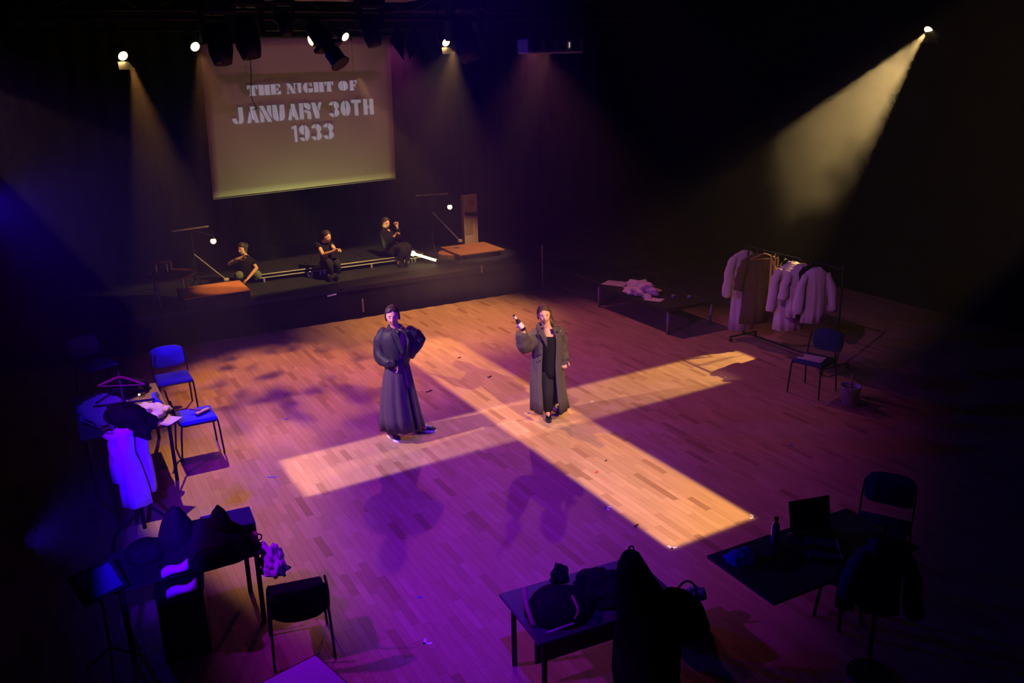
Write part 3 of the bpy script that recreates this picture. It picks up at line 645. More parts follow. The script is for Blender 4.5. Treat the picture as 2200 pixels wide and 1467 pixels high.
def hair_bm(style, seed):
    bm = NB(); bmesh.ops.create_icosphere(bm, subdivisions=5, radius=1.0)
    kill = []
    for v in bm.verts:
        d = v.co.normalized()
        face = d.y < -0.28 and d.z < 0.72 - 0.35 * abs(d.x) + .02 * math.sin(d.x * 9 + seed)
        low = d.z < (-0.50 if d.y > 0.1 else -0.50 + 1.1 * (0.1 - d.y))
        if face or low: kill.append(v)
        k = 1.15 + 0.045 * noise.noise(Vector((d.x * 9, d.y * 9, d.z * 2 + seed))) + (0.05 if d.z > .3 else 0)
        v.co = Vector((d.x * 0.076 * k, d.y * 0.093 * k + 0.004, d.z * 0.113 * k))
    bmesh.ops.delete(bm, geom=kill, context='VERTS')
    r = bmesh.ops.solidify(bm, geom=bm.faces[:], thickness=0.012)
    if style == 'bun': ico(bm, (0.015, 0.115, 0.045), (0.045, 0.035, 0.045), 3)
    if style == 'low':
        ico(bm, (0.035, 0.105, -0.03), (0.05, 0.04, 0.05), 3)
        for i in range(5):
            a = 0.03 * i; tube(bm, smooth_path([(0.06 + a * .3, 0.06, 0.02), (0.095 + a * .2, 0.05, -0.03 - a), (0.085 + a, 0.03, -0.08 - a * .5)]), 0.005, 5)
    return bm
def hand_bm(side, curls, thumb=0.5):
    """hand: palm along +X, palm faces -Z, thumb on side*Y; 0.18 long"""
    bm = NB()
    pal = [(-0.06, .018, .017), (-0.01, .021, .016), (0.02, .030, .015), (0.055, .039, .014), (0.088, .040, .012)]
    loft(bm, [ring_pts(Vector((x, 0, 0)), Vector((0, 1, 0)), Vector((0, 0, 1)), 12, ry, rz) for x, ry, rz in pal])
    for i, (y, L, r) in enumerate(((.030, .072, .0085), (.010, .080, .009), (-.010, .074, .0085), (-.029, .058, .0075))):
        p = Vector((0.080, y * side, 0)); a = 0; pts = [p.copy()]; rs = [r * 1.1]
        for k, f in enumerate((.45, .32, .23)):
            a += curls[i] * (0.9 if k else 0.8)
            p = p + Vector((math.cos(a), 0.06 * (1.5 - i) * side * (1 if k == 0 else 0), -math.sin(a))) * L * f
            pts.append(p.copy()); rs.append(r * (1 - .13 * (k + 1)))
        tube(bm, pts, rs, 8)
    p = Vector((0.015, .022 * side, -.004)); pts = [p.copy()]; a = 0.9
    for k, L in enumerate((.040, .032, .026)):
        p = p + Vector((math.cos(a), math.sin(a) * side, -thumb * .6 * (k + .5) * .5)).normalized() * L; a -= 0.35 + thumb * .3; pts.append(p.copy())
    tube(bm, pts, [.012, .011, .0095, .008], 8)
    return bm
def aim_matrix(p, x_dir, z_hint):
    x = Vector(x_dir).normalized(); z = Vector(z_hint); z = (z - x * z.dot(x)).normalized(); y = z.cross(x)
    m = Matrix((x, y, z)).transposed().to_4x4(); m.translation = Vector(p); return m

def make_body(parent, J, head_p, head_rot, hands, scale=1.0, voxel=0.0045):
    """one continuous surface: skinned limbs, neck and head fused together; J gives joint positions"""
    names = ['pelvis', 'belly', 'chest', 'neck', 'head', 'shL', 'elL', 'wrL', 'shR', 'elR', 'wrR', 'hipL', 'knL', 'anL', 'hipR', 'knR', 'anR', 'toL', 'toR']
    J = dict(J); J['belly'] = (J['pelvis'] + J['chest']) / 2; J['head'] = head_p - Vector((0, 0, .03))
    rr = dict(pelvis=.095, belly=.085, chest=.098, neck=.050, head=.05, shL=.044, elL=.036, wrL=.025, shR=.044, elR=.036, wrR=.025,
              hipL=.062, knL=.042, anL=.034, hipR=.062, knR=.042, anR=.034, toL=.03, toR=.03)
    for s in 'LR': J['to' + s] = J['an' + s] + (J['ft' + s] if 'ft' + s in J else Vector((0, -.10, -.05)))
    E = [('pelvis', 'belly'), ('belly', 'chest'), ('chest', 'neck'), ('neck', 'head')]
    for s in 'LR': E += [('chest', 'sh' + s), ('sh' + s, 'el' + s), ('el' + s, 'wr' + s), ('pelvis', 'hip' + s), ('hip' + s, 'kn' + s), ('kn' + s, 'an' + s), ('an' + s, 'to' + s)]
    idx = {n: i for i, n in enumerate(names)}
    bm = NB()
    for n_ in names: ico(bm, J[n_], (rr[n_] * scale,) * 3, 3)
    for a_, b_ in E:
        pa, pb, ra, rb = J[a_], J[b_], rr[a_] * scale, rr[b_] * scale
        if (pb - pa).length < .02: continue
        mid = max(ra, rb) * .98 if a_[:2] in ('hi', 'sh') else (ra + rb) / 2 * 1.02
        if b_[:2] in ('sh', 'hi'): ra = rb = min(ra, rb) * 1.05; mid = ra
        tube(bm, [pa, pa.lerp(pb, .33), pa.lerp(pb, .66), pb], [ra, (2 * ra + rb) / 3 if mid > ra else ra * .97, (ra + 2 * rb) / 3 * 1.03, rb], 16)
    hb = head_bm(); hb.transform(Matrix.Translation(head_p) @ head_rot.to_matrix().to_4x4() @ Matrix.Scale(scale, 4))
    t = D.meshes.new('t'); hb.to_mesh(t); hb.free(); bm.from_mesh(t); D.meshes.remove(t)
    for s, (curls, th, zh, dirv) in hands.items():
        w = J['wr' + s]; d = dirv if dirv is not None else (w - J['el' + s])
        ico(bm, w, (.026 * scale,) * 3, 2)
        h = hand_bm(1 if s == 'L' else -1, curls, th); h.transform(aim_matrix(w, d, zh) @ Matrix.Scale(scale, 4))
        t = D.meshes.new('t'); h.to_mesh(t); h.free(); bm.from_mesh(t); D.meshes.remove(t)
    o = obj('body', bm, MT['skin'], parent)
    mo = o.modifiers.new('r', 'REMESH'); mo.mode = 'VOXEL'; mo.voxel_size = voxel; mo.use_smooth_shade = True
    o.modifiers.new('sm', 'SMOOTH').iterations = 2
    dg = C.evaluated_depsgraph_get(); m3 = D.meshes.new_from_object(o.evaluated_get(dg)); o.modifiers.clear()
    bb = NB(); bb.from_mesh(m3); seen = set(); comps_ = []
    for v0 in bb.verts:
        if v0 in seen: continue
        st = [v0]; comp = [];  seen.add(v0)
        while st:
            v = st.pop(); comp.append(v)
            for e in v.link_edges:
                q = e.other_vert(v)
                if q not in seen: seen.add(q); st.append(q)
        comps_.append(comp)
    comps_.sort(key=len); small = [v for c_ in comps_[:-1] for v in c_]
    if len(comps_) > 1: print('COMPS', [(len(c_), tuple(round(x, 2) for x in c_[0].co)) for c_ in comps_[-4:]])
    bmesh.ops.delete(bb, geom=small, context='VERTS'); bb.to_mesh(m3); bb.free()
    m3.name = 'body'; m3.polygons.foreach_set('use_smooth', [True] * len(m3.polygons)); old = o.data; o.data = m3; D.meshes.remove(old)
    return o
def face_parts(parent, hp, hr, s=1.0, hair='plain', hm='hair', seed=0.0):
    M4 = Matrix.Translation(hp) @ hr.to_matrix().to_4x4() @ Matrix.Scale(s, 4)
    def add(name, bm, m, sm=True):
        bm.transform(M4); return obj(name, bm, m, parent, smooth=sm)
    add('hair', hair_bm(hair, seed), MT[hm])
    for k in (-1, 1):
        bm = NB(); ico(bm, (0.0285 * k, -0.0775, 0.010), (0.0125, 0.007, 0.0048), 3); e = add('eye', bm, MT['eyewhite'])
        bm = NB(); ico(bm, (0.0285 * k, -0.0835, 0.010), (0.0058, 0.003, 0.0046), 2); bm.transform(M4); obj('pupil', bm, MT['eye'], e, smooth=True)
        bm = NB(); tube(bm, [(0.014 * k, -0.088, 0.028), (0.028 * k, -0.087, 0.033), (0.043 * k, -0.076, 0.028)], [.003, .0035, .002], 6); add('eyebrow', bm, MT['eye'])
    bm = NB(); ico(bm, (0, -0.0865, -0.050), (0.021, 0.008, 0.0048), 2); ico(bm, (0, -0.085, -0.0575), (0.018, 0.008, 0.005), 2); add('lips', bm, MT['lips'])

def garment(name, parent, m, rings, n=48, fold=(7, 0.0), gap=None, thick=0.008, seed=0.0, capt=False):
    """rings: (centre, ru, rv, fold amount) stacked; an open front where gap=(a0,a1) in radians"""
    bm = NB(); rs = []
    for (c, ru, rv, fa) in rings:
        c = Vector(c); pts = []
        for i in range(n + (1 if gap else 0)):
            if gap: a = gap[1] + (2 * PI - (gap[1] - gap[0])) * i / n
            else: a = 2 * PI * i / n
            k = 1 + fa * (math.sin(fold[0] * a + seed) * .6 + math.sin((fold[0] * 1.7) * a + 2.1 * seed + c.z * 1.5) * .4) + fa * .5 * noise.noise(Vector((math.cos(a) * 2, math.sin(a) * 2, c.z * 3 + seed)))
            pts.append(c + Vector((math.cos(a) * ru * k, math.sin(a) * rv * k, 0)))
        rs.append(pts)
    loft(bm, rs, close=not gap, cap=(False, capt))
    o = obj(name, bm, m, parent, smooth=True)
    so = o.modifiers.new('s', 'SOLIDIFY'); so.thickness = thick; so.offset = -1
    return o
def sleeve(name, parent, m, pts, rs, wr=0.06, n=20, k=5, seed=1.0):
    P = smooth_path(pts, k); rr = []
    for i in range(len(P)):
        t = i / k; a = int(min(t, len(rs) - 2)); f = t - a; rr.append(rs[a] * (1 - f) + rs[a + 1] * f)
    bm = NB(); tube(bm, P, rr, n)
    for v in bm.verts: v.co += v.co.normalized() * 0
    bm.normal_update()
    for v in bm.verts: v.co += v.normal * wr * 0.25 * noise.noise(v.co * 14 + Vector((seed, 0, 0)))
    return obj(name, bm, m, parent, smooth=True)
def patch(name, parent, m, pts, thick=0.008, sub=2):
    """a flat flap of cloth through the given outline, thickened"""
    bm = NB(); vs = [bm.verts.new(p) for p in pts]; bm.faces.new(vs)
    o = obj(name, bm, m, parent); s = o.modifiers.new('s', 'SOLIDIFY'); s.thickness = thick; s.offset = 0
    b = o.modifiers.new('b', 'BEVEL'); b.width = thick * .4; b.segments = 2
    return o
def shoe(parent, ankle, ang, L=0.26, kind='canvas', pitch=0.0):
    """ankle: point on the ground under the heel; ang: heading in the local frame"""
    base = D.objects.new('shoe', D.meshes.new('shoe')); COL.objects.link(base); base.parent = parent
    M4 = Matrix.Translation(ankle) @ Matrix.Rotation(ang, 4, 'Z') @ Matrix.Rotation(pitch, 4, 'Y')
    def outline(k, w=1.0):
        xs = [(-.04, 0), (-.035, .025), (0, .034), (.05, .034), (.10, .038), (.16, .046), (.20, .042), (.235, .022), (.245, 0)]
        s = L / .285; up = [(x * s, y * w * s * k) for x, y in xs]; return up + [(x, -y) for x, y in reversed(up[1:-1])]
    def shape(zs):
        bm = NB(); loft(bm, [[Vector((x, y, z(x))) for x, y in outline(k)] for z, k in zs]); bm.transform(M4); return bm
    if kind == 'canvas':
        bm = shape([(lambda x: .0, .95), (lambda x: .012, 1.02), (lambda x: .030, 1.0)]); t = D.meshes.new('shoe'); bm.to_mesh(t); bm.free()
        t.materials.append(MT['shoe_white']); base.data = t
        bm = shape([(lambda x: .028, .97), (lambda x: .055 - .06 * max(0, x - .08), .86), (lambda x: .085 - .22 * max(0, x - .06), .62), (lambda x: .098 - .26 * max(0, x - .05), .35)])
        obj('upper', bm, MT['shoe_black'], base, smooth=True)
        bm = NB(); lathe(bm, [(.0, .036), (.022, .034), (.034, .026), (.040, .012)], 12, (.195 * L / .285, 0, 0.0)); bm.transform(M4); obj('toe_cap', bm, MT['shoe_white'], base, smooth=True)
        bm = NB()
        for i in range(5):
            x = .075 + .022 * i; z = .098 - .26 * max(0, x - .05) + .004
            for s in (-1, 1): tube(bm, [(x, -.022 * s, z - .006), (x + .012, 0, z + .002), (x + .02, .022 * s, z - .010)], .0032, 5)
        bm.transform(M4); obj('laces', bm, MT['shoe_white'], base)
    else:
        bm = shape([(lambda x: .0, .92), (lambda x: .018, 1.0), (lambda x: .05 - .03 * max(0, x - .1), .92), (lambda x: .085 - .22 * max(0, x - .07), .7), (lambda x: .10 - .28 * max(0, x - .05), .4)])
        t = D.meshes.new('shoe'); bm.to_mesh(t); bm.free(); t.materials.append(MT['leather']); base.data = t
        bm = NB(); tube(bm, [(0.012, 0, .05), (0.004, 0, .10), (0, 0, .17)], [.042, .041, .046], 14); bm.transform(M4); obj('boot_shaft', bm, MT['leather'], base, smooth=True)
    return base

# ---- first performer: dark jacket, long wool skirt coat, canvas shoes
f = Fig(at_z(868, 942)); J = f.J
P1 = thing('person', 'person in dark jacket and long grey wool skirt with one hand on hip', 'person', f.p0, f.rz)
hp = J(843, 679, -.03); hr = Euler((R(6), R(-3), R(6)))
a1 = f.G(838, 938) ; a2 = f.G(896, 926)
jj = dict(pelvis=J(857, 790), chest=J(850, 733), neck=J(849, 703), shL=J(822, 722), elL=J(818, 768, -.02), wrL=J(842, 782, -.12),
          shR=J(877, 718), elR=J(898, 733, .06), wrR=J(878, 768, .05), hipL=J(847, 800), knL=J(846, 868, -.04), anL=a1 + Vector((0, 0, .10)),
          hipR=J(868, 800), knR=J(880, 862, -.05), anR=a2 + Vector((0, 0, .10)), ftL=Vector((.04, -.10, -.05)), ftR=Vector((.12, -.02, -.05)))
make_body(P1, jj, hp, hr, {'L': ([.6, .6, .6, .6], .4, (0, 1, .3), None), 'R': ([.5, .5, .5, .5], .4, (0, -1, 0), None)})
face_parts(P1, hp, hr, 1.0, 'bun', 'hair', 1.0)
shoe(P1, a1, R(-52), .27); shoe(P1, a2, R(-6), .28)
def band(f, L, Rr, y, rv, fa=0.0, dv=0.0):
    a, b = f.J(L, y, dv), f.J(Rr, y, dv); return ((a + b) / 2, abs((b - a).x) / 2, rv, fa)
garment('long_skirt', P1, MT['coat_grey'], [band(f, 836, 872, 765, .125, .0), band(f, 829, 878, 785, .15, .02), band(f, 824, 884, 810, .17, .04), band(f, 819, 893, 850, .20, .06), band(f, 817, 903, 890, .225, .08),
        (f.J(864, 917), .258, .21, .10)], 72, (9, 0), gap=(R(-46), R(-36)), seed=.7)
garment('under_skirt', P1, MT['black_cloth'], [band(f, 838, 870, 790, .10), band(f, 826, 890, 860, .16, .03), (f.J(862, 906), .21, .17, .05)], 48, seed=2)
garment('jacket', P1, MT['jacket'], [band(f, 838, 862, 703, .07), band(f, 821, 880, 711, .11, .01), band(f, 814, 887, 724, .135, .01), band(f, 819, 882, 742, .145, .02), band(f, 825, 878, 762, .15, .03), band(f, 828, 876, 781, .155, .04)], 56, (6, 0), gap=(R(-70), R(-50)), seed=1.3, thick=.012)
garment('blouse', P1, MT['shirt'], [band(f, 842, 860, 706, .06), band(f, 832, 874, 716, .10), band(f, 828, 876, 745, .125), band(f, 832, 872, 775, .12)], 40, seed=3)
sleeve('sleeve', P1, MT['jacket'], [J(829, 710), J(818, 728, -.01), J(816, 762, -.05), J(832, 779, -.14), J(850, 776, -.18)], [.060, .072, .068, .066, .050], .10)
sleeve('sleeve', P1, MT['jacket'], [J(872, 708), J(890, 720, .03), J(898, 730, .05), J(891, 746, .04), J(880, 764, .03)], [.062, .076, .084, .072, .050], .10, seed=4)
bm = NB(); tube(bm, smooth_path([J(858, 716, -.13), J(846, 712, -.08), J(836, 706, .0), J(838, 700, .06), J(852, 698, .08), J(863, 702, .05), J(866, 710, -.05)]), [.02] * 25, 10, flat=1.6)
obj('collar', bm, MT['jacket'], P1, smooth=True)
patch('lapel', P1, MT['jacket'], [J(846, 708, -.12), J(838, 716, -.14), J(846, 734, -.17), J(862, 760, -.18), J(868, 758, -.18), J(857, 722, -.16)], .014)
patch('lapel', P1, MT['jacket'], [J(862, 705, -.10), J(872, 714, -.12), J(880, 740, -.15), J(874, 758, -.17), J(877, 730, -.15)], .014)
for k_, pts_ in enumerate(((J(847, 800), J(846, 868, -.04), a1 + Vector((0, 0, .11))), (J(868, 800, .04), J(880, 862, -.02), a2 + Vector((0, 0, .11))))):
    sleeve('trouser_leg', P1, MT['trouser'], pts_, [.085, .065, .052], .04, seed=k_ + 7)
bm = NB(); ico(bm, J(834, 777, -.22), (.009, .006, .009), 2); obj('sleeve_button', bm, MT['chrome'], P1)

# ---- second performer: open long coat over black clothes, bottle held up
f = Fig(at_z(1180, 902)); J = f.J
P2 = thing('person', 'person striding in an open ankle-length dark coat over black clothes, holding up a bottle', 'person', f.p0, f.rz)
hp = J(1169, 676, -.05); hr = Euler((R(8), R(-5), R(4)))
b1 = f.G(1177, 896); b2 = f.G(1188, 884)
jj = dict(pelvis=J(1182, 778), chest=J(1181, 730), neck=J(1175, 702), shL=J(1153, 716), elL=J(1131, 744, -.08), wrL=J(1122, 708, -.22),
          shR=J(1202, 716), elR=J(1208, 748, .08), wrR=J(1210, 772, .0), hipL=J(1174, 795), knL=J(1172, 850, -.10), anL=b1 + Vector((0, 0, .10)),
          hipR=J(1190, 795), knR=J(1192, 845, .0), anR=b2 + Vector((0, .05, .11)), ftL=Vector((.0, -.11, -.05)), ftR=Vector((.03, -.10, -.05)))
hand_dir = Vector((-.45, -.2, .75))
make_body(P2, jj, hp, hr, {'L': ([1.15, 1.2, 1.2, 1.2], 1.2, (.3, .95, .2), hand_dir), 'R': ([.6] * 4, .4, (0, 1, 0), None)})
face_parts(P2, hp, hr, 1.0, 'low', 'hair2', 4.0)
shoe(P2, b1 + Vector((0, .02, 0)), R(-88), .26, 'boot'); shoe(P2, b2 + Vector((0, .07, 0)), R(-60), .25, 'boot')
garment('top', P2, MT['black_shirt'], [band(f, 1163, 1198, 718, .105), band(f, 1161, 1200, 727, .12), band(f, 1163, 1200, 750, .115), band(f, 1164, 1200, 790, .13, .02), band(f, 1166, 1200, 806, .13, .03)], 40, seed=1)
for s, (hx, kx, ax) in enumerate((((1176, 800, -.02), (1176, 852, -.10), b1 + Vector((0, 0, .12))), ((1192, 800, .02), (1196, 848, .02), b2 + Vector((0, .05, .14))))):
    sleeve('trouser_leg', P2, MT['trouser'], [J(*hx), J(*kx), ax], [.10, .075, .065], .05, seed=s)
garment('coat', P2, MT['coat_grey2'], [band(f, 1150, 1201, 709, .10, .0), band(f, 1147, 1204, 714, .12, .01), band(f, 1146, 1208, 726, .14, .02), band(f, 1146, 1207, 750, .15, .03), band(f, 1144, 1206, 778, .17, .04),
        band(f, 1141, 1210, 810, .20, .06), band(f, 1142, 1215, 850, .22, .08), (f.J(1181, 877, 0.0), .225, .21, .09)], 80, (8, 0), gap=(R(-112), R(-58)), seed=.2, thick=.012)
sleeve('sleeve', P2, MT['coat_grey2'], [J(1157, 713), J(1140, 734, -.04), J(1128, 741, -.10), J(1122, 728, -.17), J(1121, 714, -.20)], [.086, .094, .098, .088, .068], .10, seed=2)
sleeve('sleeve', P2, MT['coat_grey2'], [J(1198, 711), J(1206, 732, .06), J(1208, 752, .05), J(1213, 775, .0)], [.082, .075, .07, .06], .12, seed=5)
patch('coat_flap', P2, MT['coat_grey2'], [J(1200, 755, .02), J(1208, 752, .0), J(1222, 780, -.05), J(1209, 786, -.05), J(1198, 772, -.03)], .02)
bm = NB(); tube(bm, smooth_path([J(1167, 722, -.14), J(1160, 712, -.10), J(1156, 700, -.02), J(1166, 694, .08), J(1182, 694, .08), J(1192, 702, .0), J(1196, 712, -.08)]), [.022] * 25, 10, flat=1.7)
obj('collar', bm, MT['coat_grey2'], P2, smooth=True)
patch('lapel', P2, MT['coat_grey2'], [J(1164, 706, -.13), J(1156, 716, -.15), J(1160, 720, -.17), J(1176, 748, -.19), J(1175, 726, -.17)], .014)
patch('lapel', P2, MT['coat_grey2'], [J(1186, 702, -.10), J(1204, 707, -.06), J(1200, 715, -.10), J(1196, 712, -.12), J(1190, 716, -.13)], .014)
for i, (x, y) in enumerate(((1161, 762), (1160, 775))):
    bm = NB(); ico(bm, J(x, y, -.19), (.012, .006, .012), 2); obj('coat_button', bm, MT['plastic_black'], P2)
# the bottle she holds
q0, q1 = f.J(1126, 709, -.30), f.J(1107, 682, -.30)
wq0 = f.p0 + f.u * q0.x + f.v * q0.y + Vector((0, 0, q0.z)); dq = f.u * (q1 - q0).x + Vector((0, 0, (q1 - q0).z)); dq.normalize()
B = thing('beer_bottle', 'small dark glass bottle with a pale label, held up by the striding person', 'bottle', wq0)
B.rotation_euler = dq.to_track_quat('Z', 'Y').to_euler()
bm = NB(); lathe(bm, [(.0, 0), (.028, .0), (.030, .01), (.030, .115), (.024, .14), (.013, .165), (.012, .215), (.0135, .217), (.0135, .225), (.0, .225)], 20); obj('glass', bm, MT['glass'], B, smooth=True)
bm = NB(); lathe(bm, [(.0305, .035), (.0312, .036), (.0312, .105), (.0305, .106)], 20); obj('label_paper', bm, MT['paper'], B, smooth=True)
bm = NB(); lathe(bm, [(.0145, .172), (.0150, .173), (.0150, .205), (.0145, .206)], 16); obj('neck_foil', bm, MT['paper'], B, smooth=True)

# ---- three seated performers on the stage
ZD = 0.60
def seated(p0, label, j, hpx, hrot, hands, hairs, top_m, leg_m, top, sl, legs, sc=.95, vneck=False, short=True):
    f = Fig(p0); T = thing('person', label, 'person', f.p0, f.rz, None)
    hp = f.J(*hpx); jj = {k: (f.J(*v) if not isinstance(v, Vector) else v) for k, v in j.items()}
    make_body(T, jj, hp, hrot, hands, sc * .95, .006); face_parts(T, hp, hrot, sc, *hairs)
    garment('t_shirt', T, top_m, [band(f, *b) for b in top], 40, (5, 0), seed=1)
    for i, s in enumerate(sl): sleeve('sleeve', T, top_m, [f.J(*q) for q in s[0]], s[1], .05, seed=i)
    for i, s in enumerate(legs): sleeve('trouser_leg', T, leg_m, [f.J(*q) for q in s[0]], s[1], .05, seed=i + 3)
    for k in 'LR':
        a = jj['an' + k]; shoe(T, Vector((a.x, a.y, max(0.0, a.z - .09))), R(-80), .25, 'boot')
    return T
seated(at_z(703, 594, ZD), 'person in a black V-neck T-shirt sitting centre stage with forearms together', dict(
    pelvis=(700, 562, .12), chest=(698, 530, .03), neck=(695, 519, 0), shL=(683, 525, -.03), elL=(694, 547, -.24), wrL=(719, 539, -.34), shR=(711, 524, 0), elR=(719, 536, -.14), wrR=(722, 536, -.33),
    hipL=(695, 566, .08), knL=(707, 564, -.32), anL=(709, 586, -.25), hipR=(706, 566, .08), knR=(722, 563, -.30), anR=(724, 584, -.22)), (702, 509, -.06), Euler((R(10), 0, R(48))),
    {'L': ([.7, .7, .7, .7], .6, (0, .3, 1), None), 'R': ([.8] * 4, .6, (0, .6, 1), Vector((1, -.3, .1)))}, ('bun', 'hair', 2.0), MT['black_shirt'], MT['trouser'],
    [(690, 703, 523, .06), (687, 711, 528, .09), (689, 711, 545, .10), (690, 713, 562, .12), (691, 712, 572, .12)],
    [([(688, 523, .02), (684, 528, -.06), (687, 534, -.11)], [.068, .055, .050]), ([(707, 523, .03), (713, 528, -.03), (715, 531, -.06)], [.066, .050, .046])],
    [([(697, 567, .1), (708, 564, -.30), (710, 588, -.25)], [.095, .075, .055]), ([(706, 567, .1), (722, 563, -.28), (725, 585, -.22)], [.095, .075, .055])])
seated(at_z(528, 604, ZD), 'person in dark T-shirt leaning on the orange-lit wooden box, hand at neck', dict(
    pelvis=(532, 588, .15), chest=(526, 556, .05), neck=(524, 545, 0), shL=(512, 555, -.03), elL=(492, 568, -.22), wrL=(513, 555, -.30), shR=(540, 560, .05), elR=(551, 576, -.10), wrR=(532, 599, -.27),
    hipL=(526, 592, .1), knL=(512, 592, -.15), anL=(516, 600, .0), hipR=(538, 592, .1), knR=(552, 592, -.1), anR=(548, 603, .12)), (520, 535, -.05), Euler((R(4), 0, R(-20))),
    {'L': ([.4, .4, .4, .4], .4, (0, 1, .6), Vector((1, .2, .25))), 'R': ([.3] * 4, .4, (0, 0, 1), Vector((-.5, -.5, -.4)))}, ('bun', 'hair', 5.0), MT['black_shirt'], MT['green_trouser'],
    [(519, 529, 548, .06), (510, 542, 556, .10), (511, 545, 572, .12), (514, 546, 590, .13), (516, 546, 600, .12)],
    [([(514, 555, 0), (506, 560, -.08), (501, 563, -.13)], [.06, .06, .055]), ([(540, 559, .03), (545, 567, -.02), (547, 570, -.05)], [.06, .06, .055])],
    [([(528, 592, .1), (512, 592, -.15), (518, 600, .0)], [.10, .08, .05]), ([(540, 590, .1), (553, 591, -.12), (546, 604, .08)], [.10, .085, .055])])
seated(at_z(850, 566, ZD) , 'person in black at the right of the stage with one arm raised', dict(
    pelvis=(842, 532, .12), chest=(832, 502, .03), neck=(826, 492, 0), shL=(822, 500, 0), elL=(835, 520, -.20), wrL=(848, 506, -.22), shR=(840, 498, .05), elR=(856, 508, -.04), wrR=(853, 486, -.10),
    hipL=(838, 536, .1), knL=(866, 534, -.25), anL=(858, 560, -.2), hipR=(846, 534, .1), knR=(876, 530, -.2), anR=(872, 556, -.15)), (829, 480, -.05), Euler((R(8), 0, R(40))),
    {'L': ([.9, .9, .9, .9], .6, (0, .3, 1), None), 'R': ([1.2] * 4, .9, (0, 1, 0), Vector((0, -.1, 1)))}, ('bun', 'hair', 8.0), MT['black_shirt'], MT['trouser'],
    [(822, 832, 494, .06), (818, 844, 502, .10), (822, 848, 520, .11), (828, 854, 540, .13), (830, 856, 548, .12)],
    [([(822, 499, 0), (829, 511, -.11), (835, 520, -.20), (846, 508, -.22)], [.062, .055, .052, .045]), ([(838, 498, .05), (850, 505, .0), (857, 508, -.04), (854, 490, -.09)], [.06, .055, .05, .042])],
    [([(840, 537, .1), (866, 534, -.25), (859, 562, -.2)], [.10, .08, .055]), ([(848, 535, .1), (876, 530, -.2), (873, 558, -.15)], [.10, .08, .055])])
# ------------------------------------------------------------------ chairs
def chair(name, label, loc, rz, fab='blue_fabric', group=None):
    """stacking chair, faces its own -Y"""
    t = thing(name, label, 'chair', loc, rz, group)
    bm = NB(); box(bm, (0, 0, .45), (.43, .42, .05), bev=.022)
    for v in bm.verts:
        if v.co.z > .455: v.co.z += .012 * (1 - (v.co.x / .22) ** 2) * (1 - (v.co.y / .22) ** 2)
    obj('seat', bm, MT[fab], t, smooth=True)
    bm = NB(); outl = []
    for i in range(24):
        a = 2 * PI * i / 24; k = (abs(math.cos(a)) ** 4 + abs(math.sin(a)) ** 4) ** -.25; outl.append((.215 * math.cos(a) * k, .145 * math.sin(a) * k))
    rs = [[Vector((x * s, yy + .05 * (x / .215) ** 2 * -1, .66 + z * s)) for x, z in outl] for yy, s in ((.0, .93), (.012, 1), (.035, 1), (.047, .93))]
    loft(bm, rs); bm.transform(Matrix.Translation((0, .205, 0)) @ Matrix.Rotation(R(-8), 4, 'X') @ Matrix.Translation((0, .08, 0)))
    obj('backrest', bm, MT[fab], t, smooth=True)
    for s in (-1, 1):
        bm = NB(); tube(bm, smooth_path([(.20 * s, -.19, .425), (.21 * s, -.21, .40), (.225 * s, -.235, .0)]), .011, 8); obj('leg', bm, MT['black_metal'], t, smooth=True)
        bm = NB(); tube(bm, smooth_path([(.205 * s, .17, .425), (.215 * s, .20, .38), (.225 * s, .24, .0)]), .011, 8); obj('leg', bm, MT['black_metal'], t, smooth=True)
        bm = NB(); tube(bm, [(.20 * s, -.19, .42), (.205 * s, .17, .42)], .011, 8); obj('side_rail', bm, MT['black_metal'], t, smooth=True)
        bm = NB(); tube(bm, smooth_path([(.205 * s, .16, .42), (.215 * s, .215, .46), (.215 * s, .25, .62), (.20 * s, .275, .76)]), .010, 8); obj('back_post', bm, MT['black_metal'], t, smooth=True)
    bm = NB(); tube(bm, [(-.2, -.15, .415), (.2, -.15, .415)], .009, 8); obj('cross_rail', bm, MT['black_metal'], t)
    return t
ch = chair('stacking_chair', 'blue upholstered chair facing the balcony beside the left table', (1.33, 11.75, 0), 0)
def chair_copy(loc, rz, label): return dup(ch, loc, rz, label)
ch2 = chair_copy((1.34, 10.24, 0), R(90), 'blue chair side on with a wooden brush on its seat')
ch3 = chair('stacking_chair', 'dark chair seen from behind above the pale table corner', (1.33, 5.98, 0), R(170), 'black_cloth')  # shade of the chair back put into black cloth instead of blue fabric
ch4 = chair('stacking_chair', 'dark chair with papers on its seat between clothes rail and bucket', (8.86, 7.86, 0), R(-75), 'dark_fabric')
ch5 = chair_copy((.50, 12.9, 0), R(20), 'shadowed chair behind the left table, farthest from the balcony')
_q = at_z(1912, 1060, .68); ch6 = dup(ch4, (_q.x - .20, _q.y - .10, 0), R(-60), 'shadowed chair behind the open laptop at the right')  # copy of the darkened chair, its shade is in the fabric colour
# brush lying on the second chair
t = thing('wooden_brush', 'pale wooden brush lying on the seat of the side-on blue chair', 'brush', (1.42, 10.20, .478), R(35))
bm = NB(); box(bm, (0, 0, .025), (.20, .055, .022), bev=.008); obj('block', bm, MT['wood_pale'], t)
bm = NB(); box(bm, (0, 0, .008), (.18, .045, .016)); obj('bristles', bm, MT['black_cloth'], t)
bm = NB(); tube(bm, [(-.02, .02, .045), (-.06, .14, .050)], .012, 8); obj('grip', bm, MT['wood_handle'], t)

